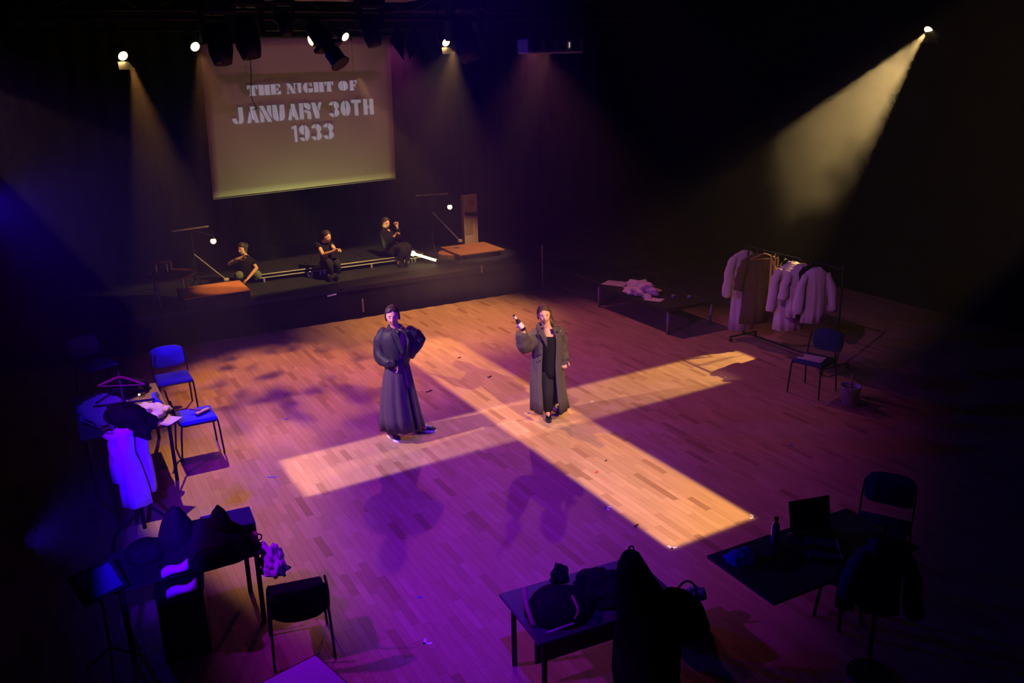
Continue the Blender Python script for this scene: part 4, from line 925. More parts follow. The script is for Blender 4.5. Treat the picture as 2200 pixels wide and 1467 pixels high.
def table(name, label, x0, x1, y0, y1, h, m, rz=0, leg=.02, legm='black_metal', piv=None, inset=.06, splay=0.0):
    cx, cy = (x0 + x1) / 2, (y0 + y1) / 2; t = thing(name, label, 'table', (cx, cy, 0), rz)
    w_, d_ = x1 - x0, y1 - y0
    bm = NB(); box(bm, (0, 0, h - .0125), (w_, d_, .025), bev=.006); obj('table_top', bm, MT[m], t)
    for sx in (-1, 1):
        for sy in (-1, 1):
            bm = NB(); tube(bm, smooth_path([(sx * (w_ / 2 - inset), sy * (d_ / 2 - inset), h - .03), (sx * (w_ / 2 - inset), sy * (d_ / 2 - inset), h - .1), (sx * (w_ / 2 - inset + splay), sy * (d_ / 2 - inset + splay), 0)]), leg, 10); obj('leg', bm, MT[legm], t, smooth=True)
        bm = NB(); tube(bm, [(sx * (w_ / 2 - inset), -(d_ / 2 - inset), h - .04), (sx * (w_ / 2 - inset), d_ / 2 - inset, h - .04)], .014, 8); obj('frame_rail', bm, MT[legm], t)
    for sy in (-1, 1):
        bm = NB(); tube(bm, [(-(w_ / 2 - inset), sy * (d_ / 2 - inset), h - .04), (w_ / 2 - inset, sy * (d_ / 2 - inset), h - .04)], .014, 8); obj('frame_rail', bm, MT[legm], t)
    return t
table('folding_table', 'brown-topped table on the left piled with white clothes', .10, 1.03, 9.50, 10.95, .70, 'table_brown')
def cloth_heap(name, label, c, s, m, seed, amp=.35, fold=.5, rz=0, cat='clothes'):
    bm = lump((0, 0, 0), s, amp, 2.2, 5, seed, flat_bottom=0.0, fold=fold)
    o = obj(name, bm, MT[m], smooth=True, loc=c, rot=(0, 0, rz)); tag(o, label, cat); return o
cloth_heap('folded_shirts', 'crumpled white shirts near the front edge of the left table', (.82, 9.86, .70), (.20, .28, .09), 'white_cloth', 3.3)
cloth_heap('white_sheet', 'white sheet spread over the left table behind the clothes stand', (.40, 10.25, .70), (.24, .55, .06), 'white_cloth', 7.1, .25, .3)
cloth_heap('black_bag', 'soft black bag at the far end of the left table', (.72, 10.75, .70), (.22, .16, .17), 'black_cloth', 1.1, .3, .2, cat='bag')
t = thing('torch', 'tiny lit torch lying against the soft black bag', 'torch', (.80, 10.52, .72), R(40))
bm = NB(); tube(bm, [(0, 0, .012), (.09, 0, .012)], [.012, .009], 10); obj('barrel', bm, MT['chrome'], t)
bm = NB(); ico(bm, (-.008, 0, .014), (.012, .012, .012), 2); obj('bulb', bm, MT['lamp_glow'], t)
# papers
def sheet(label, c, w_, d_, rz, m='paper', cat='paper', n=3, name='papers'):
    t = thing(name, label, cat, c, rz)
    for i in range(n):
        bm = NB(); box(bm, (.006 * i, -.004 * i, .0015 + .003 * i), (w_, d_, .002), Euler((0, 0, .06 * i))); obj('sheet', bm, MT[m], t)
    return t
sheet('loose papers at the near corner of the left table', (.93, 9.62, .70), .21, .29, R(40), 'white_cloth')

# clothes stand on the left with hangers, white shirt and black cloth
PX, PY = .50, 8.42
t = thing('clothes_stand', 'black tripod clothes stand at the left hung with a white shirt', 'stand', (PX, PY, 0))
bm = NB(); tube(bm, [(0, 0, .10), (0, 0, 1.70)], .019, 10); obj('pole', bm, MT['black_metal'], t, smooth=True)
bm = NB(); tube(bm, [(-.015, .03, .45), (.03, .03, 1.2)], .016, 8); obj('inner_pole', bm, MT['black_metal'], t)
for a in (R(-22), R(98), R(200)):
    bm = NB(); c_, s_ = math.cos(a), math.sin(a); tube(bm, smooth_path([(0, 0, .40), (.20 * c_, .20 * s_, .22), (.30 * c_, .30 * s_, .12), (.33 * c_, .33 * s_, 0)]), .013, 8); obj('leg', bm, MT['black_metal'], t, smooth=True)
bm = NB(); tube(bm, [(-.26, .05, 1.40), (.26, -.05, 1.40)], .011, 8); obj('crossbar', bm, MT['black_metal'], t)
bm = NB(); tube(bm, [(-.24, -.08, 1.47), (0, 0, 1.56), (.22, .08, 1.44)], .010, 8); obj('arm', bm, MT['black_metal'], t)
def hanger(loc, rz, label, m='wood_handle', w_=.21, group=None):
    t = thing('clothes_hanger', label, 'hanger', loc, rz, group)
    bm = NB(); tube(bm, smooth_path([(-w_, 0, -.12), (-w_ * .5, 0, -.075), (0, 0, -.04), (w_ * .5, 0, -.075), (w_, 0, -.12)]), .009, 8, flat=1.3); obj('shoulder_bar', bm, MT[m], t, smooth=True)
    bm = NB(); tube(bm, [(-w_ * .95, 0, -.122), (w_ * .95, 0, -.122)], .005, 6); obj('lower_bar', bm, MT[m], t)
    bm = NB(); tube(bm, smooth_path([(0, 0, -.04), (0, 0, 0), (.02, 0, .02), (.0, 0, .04), (-.02, 0, .025)]), .0028, 6); obj('hook', bm, MT['chrome'], t)
    return t
hanger((PX, PY - .02, 1.70), R(-25), 'empty wooden hanger at the top of the left clothes stand')
def hanging(name, label, top, L, w0, w1, m, rz=0, sleeves=0.0, depth=.07, seed=0.0, cat='clothes', vgap=False, sl_m=None, folds=7):
    """garment hanging from its top point; w0 shoulder half width, w1 hem half width"""
    t = thing(name, label, cat, top, rz)
    rings = []
    for k, (z, w_, d_) in enumerate(((-.02, .06, .035), (-.05, .10, .05), (-.085, w0 * .88, depth * .8), (-.12, w0, depth), (-.28, w0 * .88, depth * 1.1), (-.5 * L, (w0 * .85 + w1) / 2, depth * 1.2), (-.8 * L, w1 * .95, depth * 1.3), (-L, w1, depth * 1.35))):
        rings.append((Vector((0.01 * math.sin(k + seed), 0, z)), w_, d_, .03 + .10 * min(1, -z / max(.01, L))))
    garment('cloth', t, MT[m], rings, 64, (folds, 0), gap=(R(-96), R(-84)) if vgap else None, seed=seed, thick=.006)
    if sleeves:
        for s in (-1, 1):
            sleeve('sleeve', t, MT[sl_m or m], [(s * (w0 * .9), 0, -.13), (s * (w0 + .06), -.03, -.30), (s * (w0 + .10), -.04, -.12 - sleeves)], [.055, .065, .07], .10, seed=seed + s)
    bm = NB(); tube(bm, smooth_path([(-w0 * .8, 0, -.10), (0, 0, -.03), (w0 * .8, 0, -.10)]), .007, 6); obj('hanger_bar', bm, MT['wood_handle'], t)
    bm = NB(); tube(bm, smooth_path([(0, 0, -.03), (0, 0, .03), (.02, 0, .05), (0, 0, .065), (-.02, 0, .05)]), .003, 6); obj('hanger_hook', bm, MT['chrome'], t)
    return t
hanging('white_shirt', 'white shirt draped on the left clothes stand, glowing blue', (PX - .05, PY - .14, 1.24), .80, .075, .125, 'white_cloth', R(-25), .0, .07, 1.0, folds=4)
hanging('white_sleeve_cloth', 'second white shirt behind the blue-lit one on the left stand', (PX + .07, PY - .02, 1.16), .66, .07, .10, 'white_cloth', R(-10), .0, .06, 4.0, folds=4)
hanging('white_sleeve', 'shorter white sleeve at the outer left of the blue-lit shirt', (PX - .15, PY - .12, 1.20), .50, .045, .075, 'white_cloth', R(-30), .0, .05, 7.0, folds=3)
bm = lump((0, 0, 0), (.21, .12, .13), .35, 2.0, 4, 9.0, fold=.3); o = obj('black_scarf', bm, MT['black_cloth'], smooth=True, loc=(PX + .02, PY - .10, 1.27), rot=(0, R(28), R(-20))); tag(o, 'black cloth bunched over the left stand above the white shirt', 'clothes')

# ------------------------------------------------------------------ right side: low decks, clothes rail, bucket
def deck(label, x0, x1, y0, y1, z):
    t = thing('staging_deck', label, 'platform', ((x0 + x1) / 2, (y0 + y1) / 2, 0)); w_, d_ = x1 - x0, y1 - y0
    bm = NB(); box(bm, (0, 0, z - .03), (w_, d_, .06), bev=.006); obj('deck_panel', bm, MT['black_paint'], t)
    for sx in (-1, 1):
        for sy in (-1, 1):
            bm = NB(); tube(bm, [(sx * (w_ / 2 - .03), sy * (d_ / 2 - .03), 0), (sx * (w_ / 2 - .03), sy * (d_ / 2 - .03), z - .06)], .026, 10); obj('leg', bm, MT['grey_metal'], t, smooth=True)
deck('low black staging deck on the right covered with papers and a clothes heap', 8.85, 9.82, 10.93, 12.98, .44)
deck('low black staging deck in the far right corner beside the stage', 8.95, 9.92, 13.02, 15.0, .44)
sheet('pair of pale papers at the far end of the right deck', (9.12, 12.78, .44), .34, .42, R(30), n=2)
sheet('single white paper lying in front of the clothes heap on the right deck', (9.02, 11.52, .44), .22, .30, R(30), n=1)
cloth_heap('clothes_heap', 'crumpled pale clothes heaped on the low deck at the right', (9.12, 11.98, .44), (.24, .36, .17), 'cream_cloth', 5.5, .5, .5)
for i, (x, y) in enumerate(((9.35, 11.42), (9.55, 11.25))):
    bm = NB(); lathe(bm, [(.0, 0), (.03, 0), (.034, .05), (.028, .05), (.0, .01)], 14); tag(obj('small_cup', bm, MT['clear'], loc=(x, y, .44), smooth=True), ('small shiny cup nearer the clothes heap on the right deck', 'small shiny cup at the far edge of the right deck')[i], 'cup')
XRK = 9.72
t = thing('clothes_rail', 'black metal clothes rail on the right hung with costumes', 'clothes rail', (XRK, 9.15, 0))
ZR = 1.50
for y in (-.90, .95):
    bm = NB(); tube(bm, smooth_path([(0, y, .10), (0, y, ZR - .05), (0, y * .96, ZR)]), .014, 8); obj('upright', bm, MT['black_metal'], t, smooth=True)
    bm = NB(); tube(bm, [(-.28, y, .08), (.28, y, .08)], .014, 8); obj('foot_bar', bm, MT['black_metal'], t)
    for s in (-1, 1):
        bm = NB(); lathe(bm, [(.0, -.015), (.03, -.015), (.03, .015), (.0, .015)], 12, (.26 * s, y, .032), 'y'); obj('castor', bm, MT['plastic_black'], t)
bm = NB(); tube(bm, [(0, -.87, ZR), (0, .92, ZR)], .014, 8); obj('top_rail', bm, MT['black_metal'], t)
bm = NB(); tube(bm, [(0, -.90, .12), (0, .95, .12)], .012, 8); obj('bottom_rail', bm, MT['black_metal'], t)
def on_rail(px, lab, *a, **k):
    p = at_x(px, 560, XRK); return hanging(k.pop('name'), lab, (XRK, p.y, ZR - .05), *a, **k)
on_rail(1600, 'long white gown with sleeves at the left end of the clothes rail', 1.30, .19, .20, 'cream_cloth', R(-20), .62, .07, 2.0, name='white_gown')
on_rail(1626, 'long brown coat hanging over the white gown on the rail', 1.12, .20, .22, 'brown_cloth', R(-20), .45, .08, 3.0, name='brown_coat')
hanger((XRK, at_x(1640, 560, XRK).y, ZR - .01), R(-20), 'bare wooden hanger showing beside the brown coat', 'wood_handle')
p = at_x(1660, 560, XRK)
t = thing('leather_belts', 'reddish belts hanging on the rail right of the brown coat', 'belt', (XRK, p.y, ZR - .02))
for i, (x, L) in enumerate(((-.03, .62), (.03, .55), (.07, .70))):
    bm = NB(); box(bm, (x, -.02 * i, -L / 2), (.03, .008, L), bev=.003); obj('strap', bm, MT['tan'], t)
    bm = NB(); box(bm, (x, -.02 * i - .006, -.03), (.042, .008, .05), bev=.003); obj('buckle', bm, MT['chrome'], t)
hanger((XRK, at_x(1686, 575, XRK).y, ZR - .02), R(20), 'empty thin hanger between the brown coat and the white blouses', 'black_metal')
on_rail(1703, 'white blouse with wide sleeves and ragged hem on the rail', 1.05, .20, .21, 'cream_cloth', R(-25), .62, .08, 6.0, name='white_blouse')
on_rail(1722, 'pale draped shirt hanging in front of the wide-sleeved blouse', .80, .19, .19, 'cream_cloth', R(-15), .40, .09, 8.0, name='pale_shirt', vgap=True)
on_rail(1742, 'dark waistcoat next to last on the clothes rail', .78, .15, .15, 'black_cloth', R(-20), .0, .08, 2.5, name='dark_waistcoat')
on_rail(1756, 'grey-white shirt at the right end of the clothes rail', .82, .17, .17, 'cream_cloth', R(-20), .55, .07, 9.0, name='grey_shirt')
# papers and clip on the chair by the rail
t = sheet('open papers with a dark clip lying on the chair by the bucket', (8.80, 7.86, .482), .22, .32, R(20), name='clipboard', cat='clipboard')
bm = NB(); box(bm, (0, .14, .014), (.10, .03, .012), bev=.004); obj('clip', bm, MT['chrome'], t)
t = thing('bucket', 'pale plastic bucket with a brush handle on the floor at the right', 'bucket', (8.90, 7.26, 0))
bm = NB(); lathe(bm, [(.0, .006), (.095, .006), (.128, .26), (.134, .262), (.134, .27), (.122, .27), (.092, .012), (.0, .012)], 28); obj('tub', bm, MT['bucket'], t, smooth=True)
bm = NB(); tube(bm, smooth_path([(-.13, 0, .25), (-.10, -.10, .19), (0, -.14, .16), (.10, -.10, .19), (.13, 0, .25)]), .004, 6); obj('bail_handle', bm, MT['grey_metal'], t, smooth=True)
t = thing('hand_brush', 'brush standing in the pale bucket', 'brush', (8.94, 7.30, .015))
bm = NB(); tube(bm, [(0, 0, 0), (.05, .03, .36)], .014, 8); obj('handle', bm, MT['tan'], t)
bm = NB(); box(bm, (0, 0, .02), (.05, .08, .04)); obj('bristles', bm, MT['black_cloth'], t)

# ------------------------------------------------------------------ bottom left: dark table, bags, pale table corner
table('side_table', 'black table under the two-peaked bag at the bottom left', .10, 1.22, 6.42, 7.02, .66, 'black_paint')
t = thing('equipment_case', 'black case with a shiny blue-lit lid at the far corner of the black table', 'case', (1.02, 6.78, .66), R(-4))
bm = NB(); box(bm, (0, 0, .07), (.40, .30, .14), bev=.01); obj('case_body', bm, MT['plastic_black'], t)
bm = NB(); box(bm, (0, 0, .155), (.40, .30, .03), bev=.008); obj('lid', bm, MT['teal'], t)
for x in (-.1, .1):
    bm = NB(); box(bm, (x, -.155, .13), (.04, .01, .05)); obj('latch', bm, MT['chrome'], t)
t = thing('holdall', 'large two-peaked black bag, a silhouette on the black table', 'bag', (.80, 6.56, .66), R(-6))
bm = lump((0, 0, 0), (.34, .22, .30), .18, 1.8, 4, 2.0, flat_bottom=0.0, fold=.1); obj('bag_body', bm, MT['black_cloth'], t, smooth=True)
for nm, cx_, (sx, sy, sz), cz in (('left_peak', -.19, (.13, .13, .24), .26), ('right_peak', .13, (.09, .10, .17), .25)):
    bm = lump((0, 0, 0), (sx, sy, sz), .18, 1.5, 4, cx_ * 9)
    for v in bm.verts: k = 1 - .45 * max(-.4, v.co.z / sz); v.co.x *= k; v.co.y *= k
    bm.transform(Matrix.Translation((cx_, .02, cz))); obj(nm, bm, MT['black_cloth'], t, smooth=True)
bm = NB(); tube(bm, smooth_path([(-.12, -.2, .10), (-.05, -.24, .2), (.08, -.24, .2), (.14, -.2, .10)]), .010, 8); obj('carry_strap', bm, MT['black_cloth'], t, smooth=True)
bm = lump((0, 0, 0), (.17, .15, .10), .15, 1.5, 4, 3.0, flat_bottom=-.03, fold=.1); tag(obj('round_cushion', bm, MT['black_cloth'], smooth=True, loc=(.40, 6.84, .69)), 'rounded black cushion left of the two-peaked bag', 'cushion')
cloth_heap('plastic_wrap', 'crumpled white wrapping hanging off the side of the black table', (1.27, 6.42, .50), (.09, .17, .17), 'white_cloth', 2.2, .5, .6, cat='wrapping')
t = thing('mug', 'small mug on the black table beside the crumpled white wrapping', 'mug', (1.17, 6.58, .66))
bm = NB(); lathe(bm, [(.0, 0), (.035, 0), (.04, .09), (.035, .09), (.031, .01), (.0, .008)], 16); obj('cup', bm, MT['tan'], t, smooth=True)
bm = NB(); tube(bm, smooth_path([(.036, 0, .075), (.062, 0, .065), (.062, 0, .03), (.036, 0, .02)]), .006, 6); obj('handle', bm, MT['tan'], t, smooth=True)
for i, (px, py, z, w_, lab) in enumerate(((378, 1224, .72, .20, 'upper of two blue-lit folded cloths left of the two-peaked bag'), (392, 1268, .62, .22, 'lower of two blue-lit folded cloths left of the two-peaked bag'))):
    c_ = at_z(px, py, z); bm = NB(); rr_ = []
    for k in range(7):
        x = (k / 6 - .5) * w_; rr_.append(ring_pts(Vector((x, .02 * math.sin(k), .03 * (k / 6) ** 2)), Vector((0, 1, 0)), Vector((0, 0, 1)), 10, .05, .028 + .010 * math.sin(k * 1.3)))
    loft(bm, rr_); tag(obj('folded_cloth', bm, MT['white_cloth'], smooth=True, loc=c_, rot=(0, R(-8), R(-14))), lab, 'cloth')
t = thing('crate', 'dark crate holding the blue-lit folded cloths at the bottom left', 'crate', (at_z(385, 1250, .6).x, at_z(385, 1250, .6).y, 0), R(-10))
bm = NB(); box(bm, (0, .02, .29), (.34, .30, .58), bev=.01); obj('crate_body', bm, MT['plastic_black'], t)
bm = NB(); box(bm, (0, .02, .59), (.36, .32, .02), bev=.006); obj('rim', bm, MT['plastic_black'], t)
c_ = at_z(212, 1258, .75); t = thing('music_stand', 'dim music stand with a sheet at the far bottom left', 'music stand', (c_.x, c_.y, 0), R(25))
bm = NB(); box(bm, (0, 0, .78), (.34, .02, .26), Euler((R(-50), 0, 0)), bev=.004); obj('desk', bm, MT['plastic_black'], t)
bm = NB(); box(bm, (0, -.018, .79), (.26, .004, .20), Euler((R(-50), 0, 0))); obj('sheet', bm, MT['dark_fabric'], t)  # sheet coloured dark so that it looks unlit
bm = NB(); tube(bm, [(0, 0, .2), (0, 0, .78)], .010, 8); obj('pole', bm, MT['black_metal'], t)
for i in range(3):
    a = i * 2 * PI / 3; bm = NB(); tube(bm, [(0, 0, .22), (.22 * math.cos(a), .22 * math.sin(a), .01)], .008, 6); obj('leg', bm, MT['black_metal'], t)
# pale table whose corner juts into the bottom of the picture
A = at_z(678, 1407, .72); B_ = at_z(560, 1467, .72); C_ = at_z(740, 1467, .72)
d1 = (B_ - A).normalized(); d2 = Vector((-d1.y, d1.x, 0)); 
if d2.dot(C_ - A) < 0: d2 = -d2
cc = A + d1 * .45 + d2 * .35
t = thing('pale_table', 'pale table whose corner juts in at the bottom edge', 'table', (cc.x, cc.y, 0), math.atan2(d1.y, d1.x))
bm = NB(); box(bm, (0, 0, .71), (.90, .70, .022), bev=.004); obj('table_top', bm, MT['grey_case'], t)
bm = NB()
for (c0, s0) in (((0, .351, .71), (.90, .006, .026)), ((0, -.351, .71), (.90, .006, .026)), ((.451, 0, .71), (.006, .70, .026)), ((-.451, 0, .71), (.006, .70, .026))): box(bm, c0, s0)
o = obj('edge_band', bm, MT['wood_dark'], t); o['kind'] = 'stuff'
for sx in (-1, 1):
    for sy in (-1, 1):
        bm = NB(); tube(bm, [(sx * .40, sy * .30, .70), (sx * .40, sy * .30, 0)], .018, 8); obj('leg', bm, MT['black_metal'], t)

# ------------------------------------------------------------------ bottom right: two tables with bags, laptop, coats
t1 = table('school_table', 'dark school table with bags on it at the bottom centre', 2.56, 3.72, 4.33, 4.99, .60, 'table_top', R(-4), .020, 'black_metal', inset=.08)
bm = NB(); box(bm, (0, .0, .30), (.9, .02, .26)); obj('modesty_panel', bm, MT['table_top'], t1)
t = thing('shoulder_bag', 'open black bag with tan trim on the left of the dark school table', 'bag', (2.86, 4.62, .60), R(-8))
bm = lump((0, 0, 0), (.25, .22, .17), .12, 1.5, 4, 3.0, flat_bottom=0.0, fold=.08); obj('bag_body', bm, MT['black_cloth'], t, smooth=True)
bm = NB(); tube(bm, smooth_path([(-.25, -.12, .02), (-.26, -.02, .12), (-.22, .12, .17)]), .018, 8); obj('tan_trim', bm, MT['tan'], t, smooth=True)
bm = NB(); tube(bm, smooth_path([(.02, -.20, .05), (.05, -.20, .12), (.05, -.10, .17)]), .011, 8); obj('tan_trim', bm, MT['tan'], t, smooth=True)
bm = NB(); tube(bm, [(-.20, -.235, .03), (.0, -.23, .045)], .007, 6); obj('pale_zip', bm, MT['paper'], t)
cloth_heap('black_pouch', 'small black pouch standing on top of the open black bag', (2.96, 4.78, .735), (.07, .06, .11), 'black_cloth', 3.0, .4, .2, cat='pouch')
cloth_heap('black_coat', 'black coat heaped on the right half of the dark school table', (3.26, 4.64, .60), (.22, .22, .15), 'black_cloth', 6.0, .35, .3)
# tall black garment bag over a chair
fg = Fig(at_z(1396, 1500)); t = thing('draped_coat', 'tall black coat draped over a chair back, a silhouette beside the dark school table', 'coat', fg.p0, fg.rz)
rg = []
for (l_, r_, y_, rv) in ((1322, 1462, 1495, .25), (1318, 1462, 1440, .26), (1318, 1460, 1370, .25), (1320, 1456, 1330, .22), (1321, 1446, 1300, .19), (1323, 1424, 1270, .16), (1325, 1404, 1240, .13), (1328, 1388, 1212, .10), (1336, 1376, 1192, .07), (1346, 1364, 1184, .03)):
    (c_, ru, rv_, _) = band(fg, l_, r_, y_, rv)
    rg.append([c_ + Vector((math.cos(a) * ru * (1 + .05 * math.sin(5 * a + y_ * .03)), math.sin(a) * rv * (1 + .06 * math.cos(4 * a)), 0)) for a in [2 * PI * i / 40 for i in range(40)]])
dz = min(p.z for p in rg[0])
for p in rg[0]: p.z -= dz
bm = NB(); loft(bm, rg); obj('cloth', bm, MT['black_cloth'], t, smooth=True)
bm = NB(); tube(bm, smooth_path([fg.J(1350, 1188), fg.J(1352, 1176), fg.J(1360, 1174), fg.J(1364, 1190)]), .006, 6); obj('hanging_loop', bm, MT['black_cloth'], t)
bm = lump((0, 0, 0), (.16, .14, .20), .2, 1.6, 4, 8.0); bm.transform(Matrix.Translation(fg.J(1450, 1325))); obj('sleeve', bm, MT['black_cloth'], t, smooth=True)
c_ = at_z(1358, 1408, .05); shoe_t = thing('trainers', 'pair of dim blue shoes on the floor under the draped coat', 'shoes', (c_.x, c_.y, 0), 0)
for k in (0, 1):
    bm = NB(); prism(bm, [(-.035, -.12), (.035, -.12), (.045, 0), (.04, .10), (0, .14), (-.04, .10), (-.042, 0)], 0, .03); lathe(bm, [(.0, .09), (.025, .088), (.035, .03), (.0, .03)], 12, (0, -.06, 0)); bm.transform(Matrix.Translation((.11 * k, .03 * k, 0))); obj('shoe', bm, MT['blue_fabric'], shoe_t)
t = thing('tote_bag', 'black tote bag with a looped handle on the floor between the two tables', 'bag', (4.02, 4.62, 0), R(-20))
bm = lump((0, 0, 0), (.20, .14, .30), .15, 1.5, 4, 5.0, flat_bottom=0.0, fold=.1); obj('bag_body', bm, MT['black_cloth'], t, smooth=True)
bm = NB(); tube(bm, smooth_path([(-.08, 0, .26), (-.07, 0, .40), (0, 0, .46), (.07, 0, .40), (.08, 0, .26)]), .009, 8); obj('handle', bm, MT['black_cloth'], t, smooth=True)
cloth_heap('teal_cloth', 'dim blue cloth showing on top of the black tote bag', (4.14, 4.66, .27), (.10, .08, .05), 'teal', 3.0, .3, .3, cat='cloth')
t2 = table('work_table', 'dark table with laptop and papers at the bottom right', 4.12, 5.62, 3.80, 4.52, .70, 'table_top', R(-1), .020, 'grey_metal', inset=.05)
t = thing('laptop', 'open black laptop seen from behind on the work table', 'laptop', (5.06, 4.36, .70), R(-13))
bm = NB(); box(bm, (0, -.10, .012), (.37, .25, .02), bev=.004); obj('keyboard_base', bm, MT['plastic_black'], t)
bm = NB(); box(bm, (0, .045, .15), (.37, .010, .25), Euler((R(-14), 0, 0)), bev=.004); obj('screen_lid', bm, MT['plastic_black'], t)
bm = NB(); ico(bm, (-.16, .04, .018), (.004, .004, .004), 1); obj('power_light', bm, MT['bulb'], t)
t = thing('water_bottle', 'clear bottle with dark cap left of the open laptop', 'bottle', (4.70, 4.40, .70))
bm = NB(); lathe(bm, [(.0, 0), (.030, 0), (.032, .01), (.032, .14), (.028, .165), (.013, .185), (.013, .195), (.0, .195)], 20); obj('body', bm, MT['clear'], t, smooth=True)
bm = NB(); lathe(bm, [(.0, .193), (.016, .193), (.018, .225), (.0, .228)], 14); obj('cap', bm, MT['plastic_black'], t, smooth=True)
cloth_heap('blue_folder', 'dim blue cloth bundle at the left corner of the work table', (4.32, 4.36, .70), (.13, .11, .06), 'blue_fabric', 4.0, .25, .1, cat='cloth')
t = sheet('dark printed sheets beside the dim blue cloth bundle', (4.58, 4.20, .70), .30, .21, R(10), 'plastic_black', name='dark_folder', cat='folder')
t = thing('ring_binder', 'slanted binder with a pale edge on the middle of the work table', 'binder', (4.92, 4.12, .70), R(-40))
bm = NB(); box(bm, (0, 0, .02), (.24, .31, .035), bev=.004); obj('cover', bm, MT['dark_fabric'], t)
bm = NB(); box(bm, (.118, 0, .022), (.012, .30, .040)); obj('pale_edge', bm, MT['paper'], t)
c_ = at_z(1810, 1225, .45); cloth_heap('brown_bag', 'dim brown bag on a stool at the right of the work table', (c_.x, c_.y, .45), (.26, .20, .14), 'tan', 4.4, .2, .2, cat='bag')
t = thing('stool', 'low dark stool under the dim brown bag', 'stool', (c_.x, c_.y, 0))
bm = NB(); lathe(bm, [(.0, .42), (.19, .42), (.19, .45), (.0, .45)], 24); obj('seat', bm, MT['black_paint'], t)
for i in range(4):
    a = PI / 4 + i * PI / 2; bm = NB(); tube(bm, [(.13 * math.cos(a), .13 * math.sin(a), .42), (.18 * math.cos(a), .18 * math.sin(a), 0)], .014, 8); obj('leg', bm, MT['black_metal'], t)
jx = at_z(1905, 1150, 1.15)
hanging('denim_jacket', 'dim blue jacket hanging on a stand at the far right', (jx.x, jx.y, 1.15), .58, .13, .14, 'dark_fabric', R(-45), .45, .08, 5.0)  # unlit look of the jacket put into its dark fabric
t = thing('coat_stand', 'black coat stand that carries the dim blue jacket at the far right', 'stand', (jx.x, jx.y, 0))
bm = NB(); tube(bm, [(0, .02, 0), (0, .02, 1.22)], .016, 8); tube(bm, [(0, .02, 1.22), (0, -.01, 1.20)], .008, 8); obj('pole', bm, MT['black_metal'], t)['kind'] = 'stuff'
bm = NB(); lathe(bm, [(.0, 0), (.17, 0), (.16, .02), (.02, .03), (.0, .03)], 24); obj('base', bm, MT['black_metal'], t)

# ------------------------------------------------------------------ marks and scraps on the floor
def mark(px, py, label, w_=.07, m='tape', ell=True, rz=0.0, cat='tape mark', name='tape_mark'):
    p = at_z(px, py, 0); bm = NB(); box(bm, (0, 0, .0012), (w_, .022, .0018))
    if ell: box(bm, (-w_ / 2 + .011, -w_ / 2 + .011, .0012), (.022, w_, .0018))
    o = obj(name, bm, MT[m], loc=p, rot=(0, 0, rz)); tag(o, label, cat)
mark(1440, 1176, 'white tape corner at the near left end of the long light strip', rz=R(90)); mark(1617, 1112, 'white tape corner at the near right end of the long light strip', rz=R(180))
mark(1306, 1090, 'small white tape corner just left of the long light strip', rz=0); mark(1272, 862, 'tiny white tape scrap in the cross strip right of the striding person', .04, ell=False)
mark(585, 1025, 'thin blue tape line at the left end of the cross strip', .10, 'tape_blue', False, R(-30)); mark(902, 1283, 'blue tape dot in the purple foreground', .035, 'tape_blue', False)
mark(913, 1378, 'pale blue tape corner nearest the bottom of the floor', .07, 'tape', rz=R(60)); mark(616, 900, 'blue tape dot right of the side-on chair', .05, 'tape_blue', False, .5)
mark(630, 788, 'small blue tape dot halfway between the chairs and the skirted person', .035, 'tape_blue', False); mark(1700, 956, 'blue tape mark on the dim floor left of the bucket', .06, 'tape_blue', False)
mark(1136, 888, 'blue tape tag at the feet of the striding person', .05, 'tape_blue', False, .4)
def scrap(px, py, label, s=.05, m='debris'):
    p = at_z(px, py, 0); bm = NB(); tube(bm, smooth_path([(-s, 0, .006), (-s * .2, -s * .4, .010), (s * .1, 0, .012), (s, s * .3, .006)]), .007, 6)
    tag(obj('scrap', bm, MT[m], loc=p), label, 'scrap')
scrap(922, 841, 'dark twisted scrap just right of the skirted person'); scrap(1052, 810, 'dark scrap between the two performers inside the light strip', .035); scrap(987, 769, 'small dark scrap near the far end of the long light strip', .03)
scrap(1367, 1130, 'dark scrap beside the left edge of the long light strip', .03); scrap(1282, 1015, 'tiny red scrap in the long light strip', .018, 'red_dot'); scrap(1302, 1000 - 10, 'tiny dark scrap in the middle of the long light strip', .012)

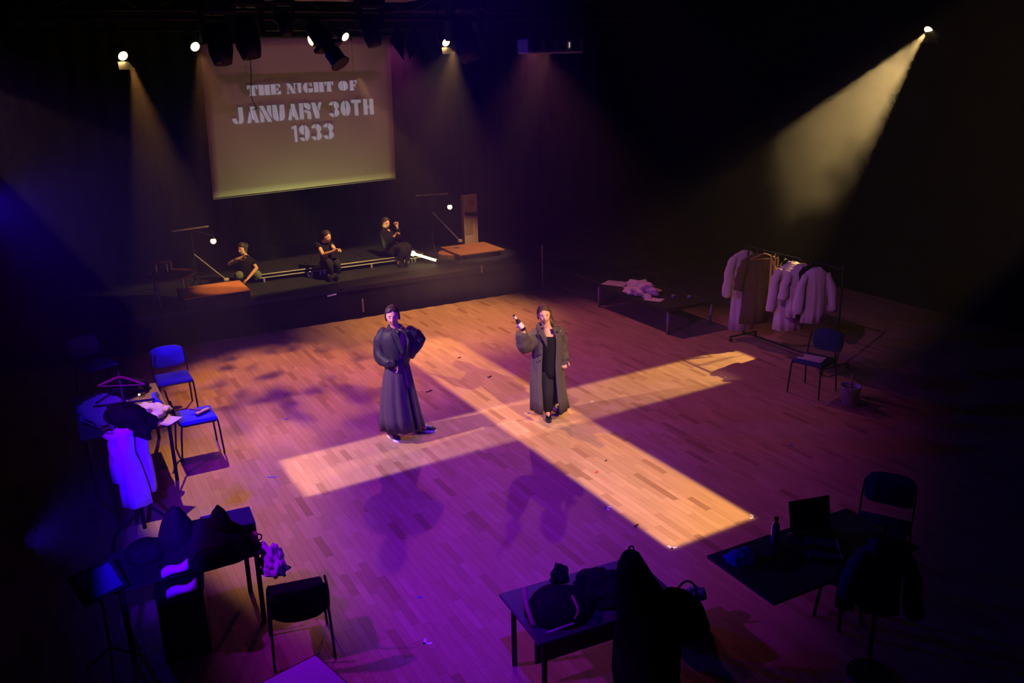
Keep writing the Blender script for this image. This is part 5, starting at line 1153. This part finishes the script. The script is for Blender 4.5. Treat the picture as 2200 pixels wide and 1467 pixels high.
# ------------------------------------------------------------------ smoke drifting through the strong beam on the right
bm = NB(); bmesh.ops.create_icosphere(bm, subdivisions=4, radius=1.0)
for v in bm.verts: v.co = Vector((v.co.x * 2.6, v.co.y * .9, v.co.z * 1.5))
sm = D.materials.new('smoke'); sm.use_nodes = True; nt = sm.node_tree; nt.nodes.remove(nt.nodes['Principled BSDF'])
vs_ = nt.nodes.new('ShaderNodeVolumeScatter'); vs_.inputs['Color'].default_value = (.80, .86, 1.0, 1); vs_.inputs['Anisotropy'].default_value = .2
tc = nt.nodes.new('ShaderNodeTexCoord'); mp = nt.nodes.new('ShaderNodeMapping'); mp.inputs['Scale'].default_value = (1 / 2.6, 1 / .9, 1 / 1.5)
ln = nt.nodes.new('ShaderNodeVectorMath'); ln.operation = 'LENGTH'
nt.links.new(tc.outputs['Object'], mp.inputs[0]); nt.links.new(mp.outputs[0], ln.inputs[0])
nz = nt.nodes.new('ShaderNodeTexNoise'); nz.inputs['Scale'].default_value = 1.1; nz.inputs['Detail'].default_value = 2; nt.links.new(tc.outputs['Object'], nz.inputs['Vector'])
m1 = nt.nodes.new('ShaderNodeMath'); m1.operation = 'MULTIPLY_ADD'; m1.inputs[1].default_value = 1.1; nt.links.new(nz.outputs[0], m1.inputs[0]); nt.links.new(ln.outputs['Value'], m1.inputs[2])
mr = nt.nodes.new('ShaderNodeMapRange'); mr.interpolation_type = 'SMOOTHSTEP'; mr.inputs['From Min'].default_value = 1.42; mr.inputs['From Max'].default_value = .85; mr.inputs['To Max'].default_value = .13
nt.links.new(m1.outputs[0], mr.inputs['Value']); nt.links.new(mr.outputs[0], vs_.inputs['Density'])
nt.links.new(vs_.outputs[0], nt.nodes['Material Output'].inputs['Volume'])
tag(obj('smoke_cloud', bm, sm, loc=(11.15, 9.60, 3.55), rot=(0, R(-35), 0)), 'bright smoke hanging in the strong beam under the right-hand lantern', 'smoke', kind='stuff')
bm = NB(); bmesh.ops.create_icosphere(bm, subdivisions=3, radius=1.0)
for v in bm.verts: v.co = Vector((v.co.x * 2.3, v.co.y * 1.0, v.co.z * .75))
s2 = sm.copy(); s2.name = 'low_smoke'; mp2 = s2.node_tree.nodes['Mapping']; mp2.inputs['Scale'].default_value = (1 / 2.3, 1 / 1.0, 1 / .75)
s2.node_tree.nodes['Map Range'].inputs['To Max'].default_value = .07
tag(obj('smoke_cloud', bm, s2, loc=(6.3, 13.3, .80)), 'low purple smoke drifting along the front of the stage', 'smoke', kind='stuff')
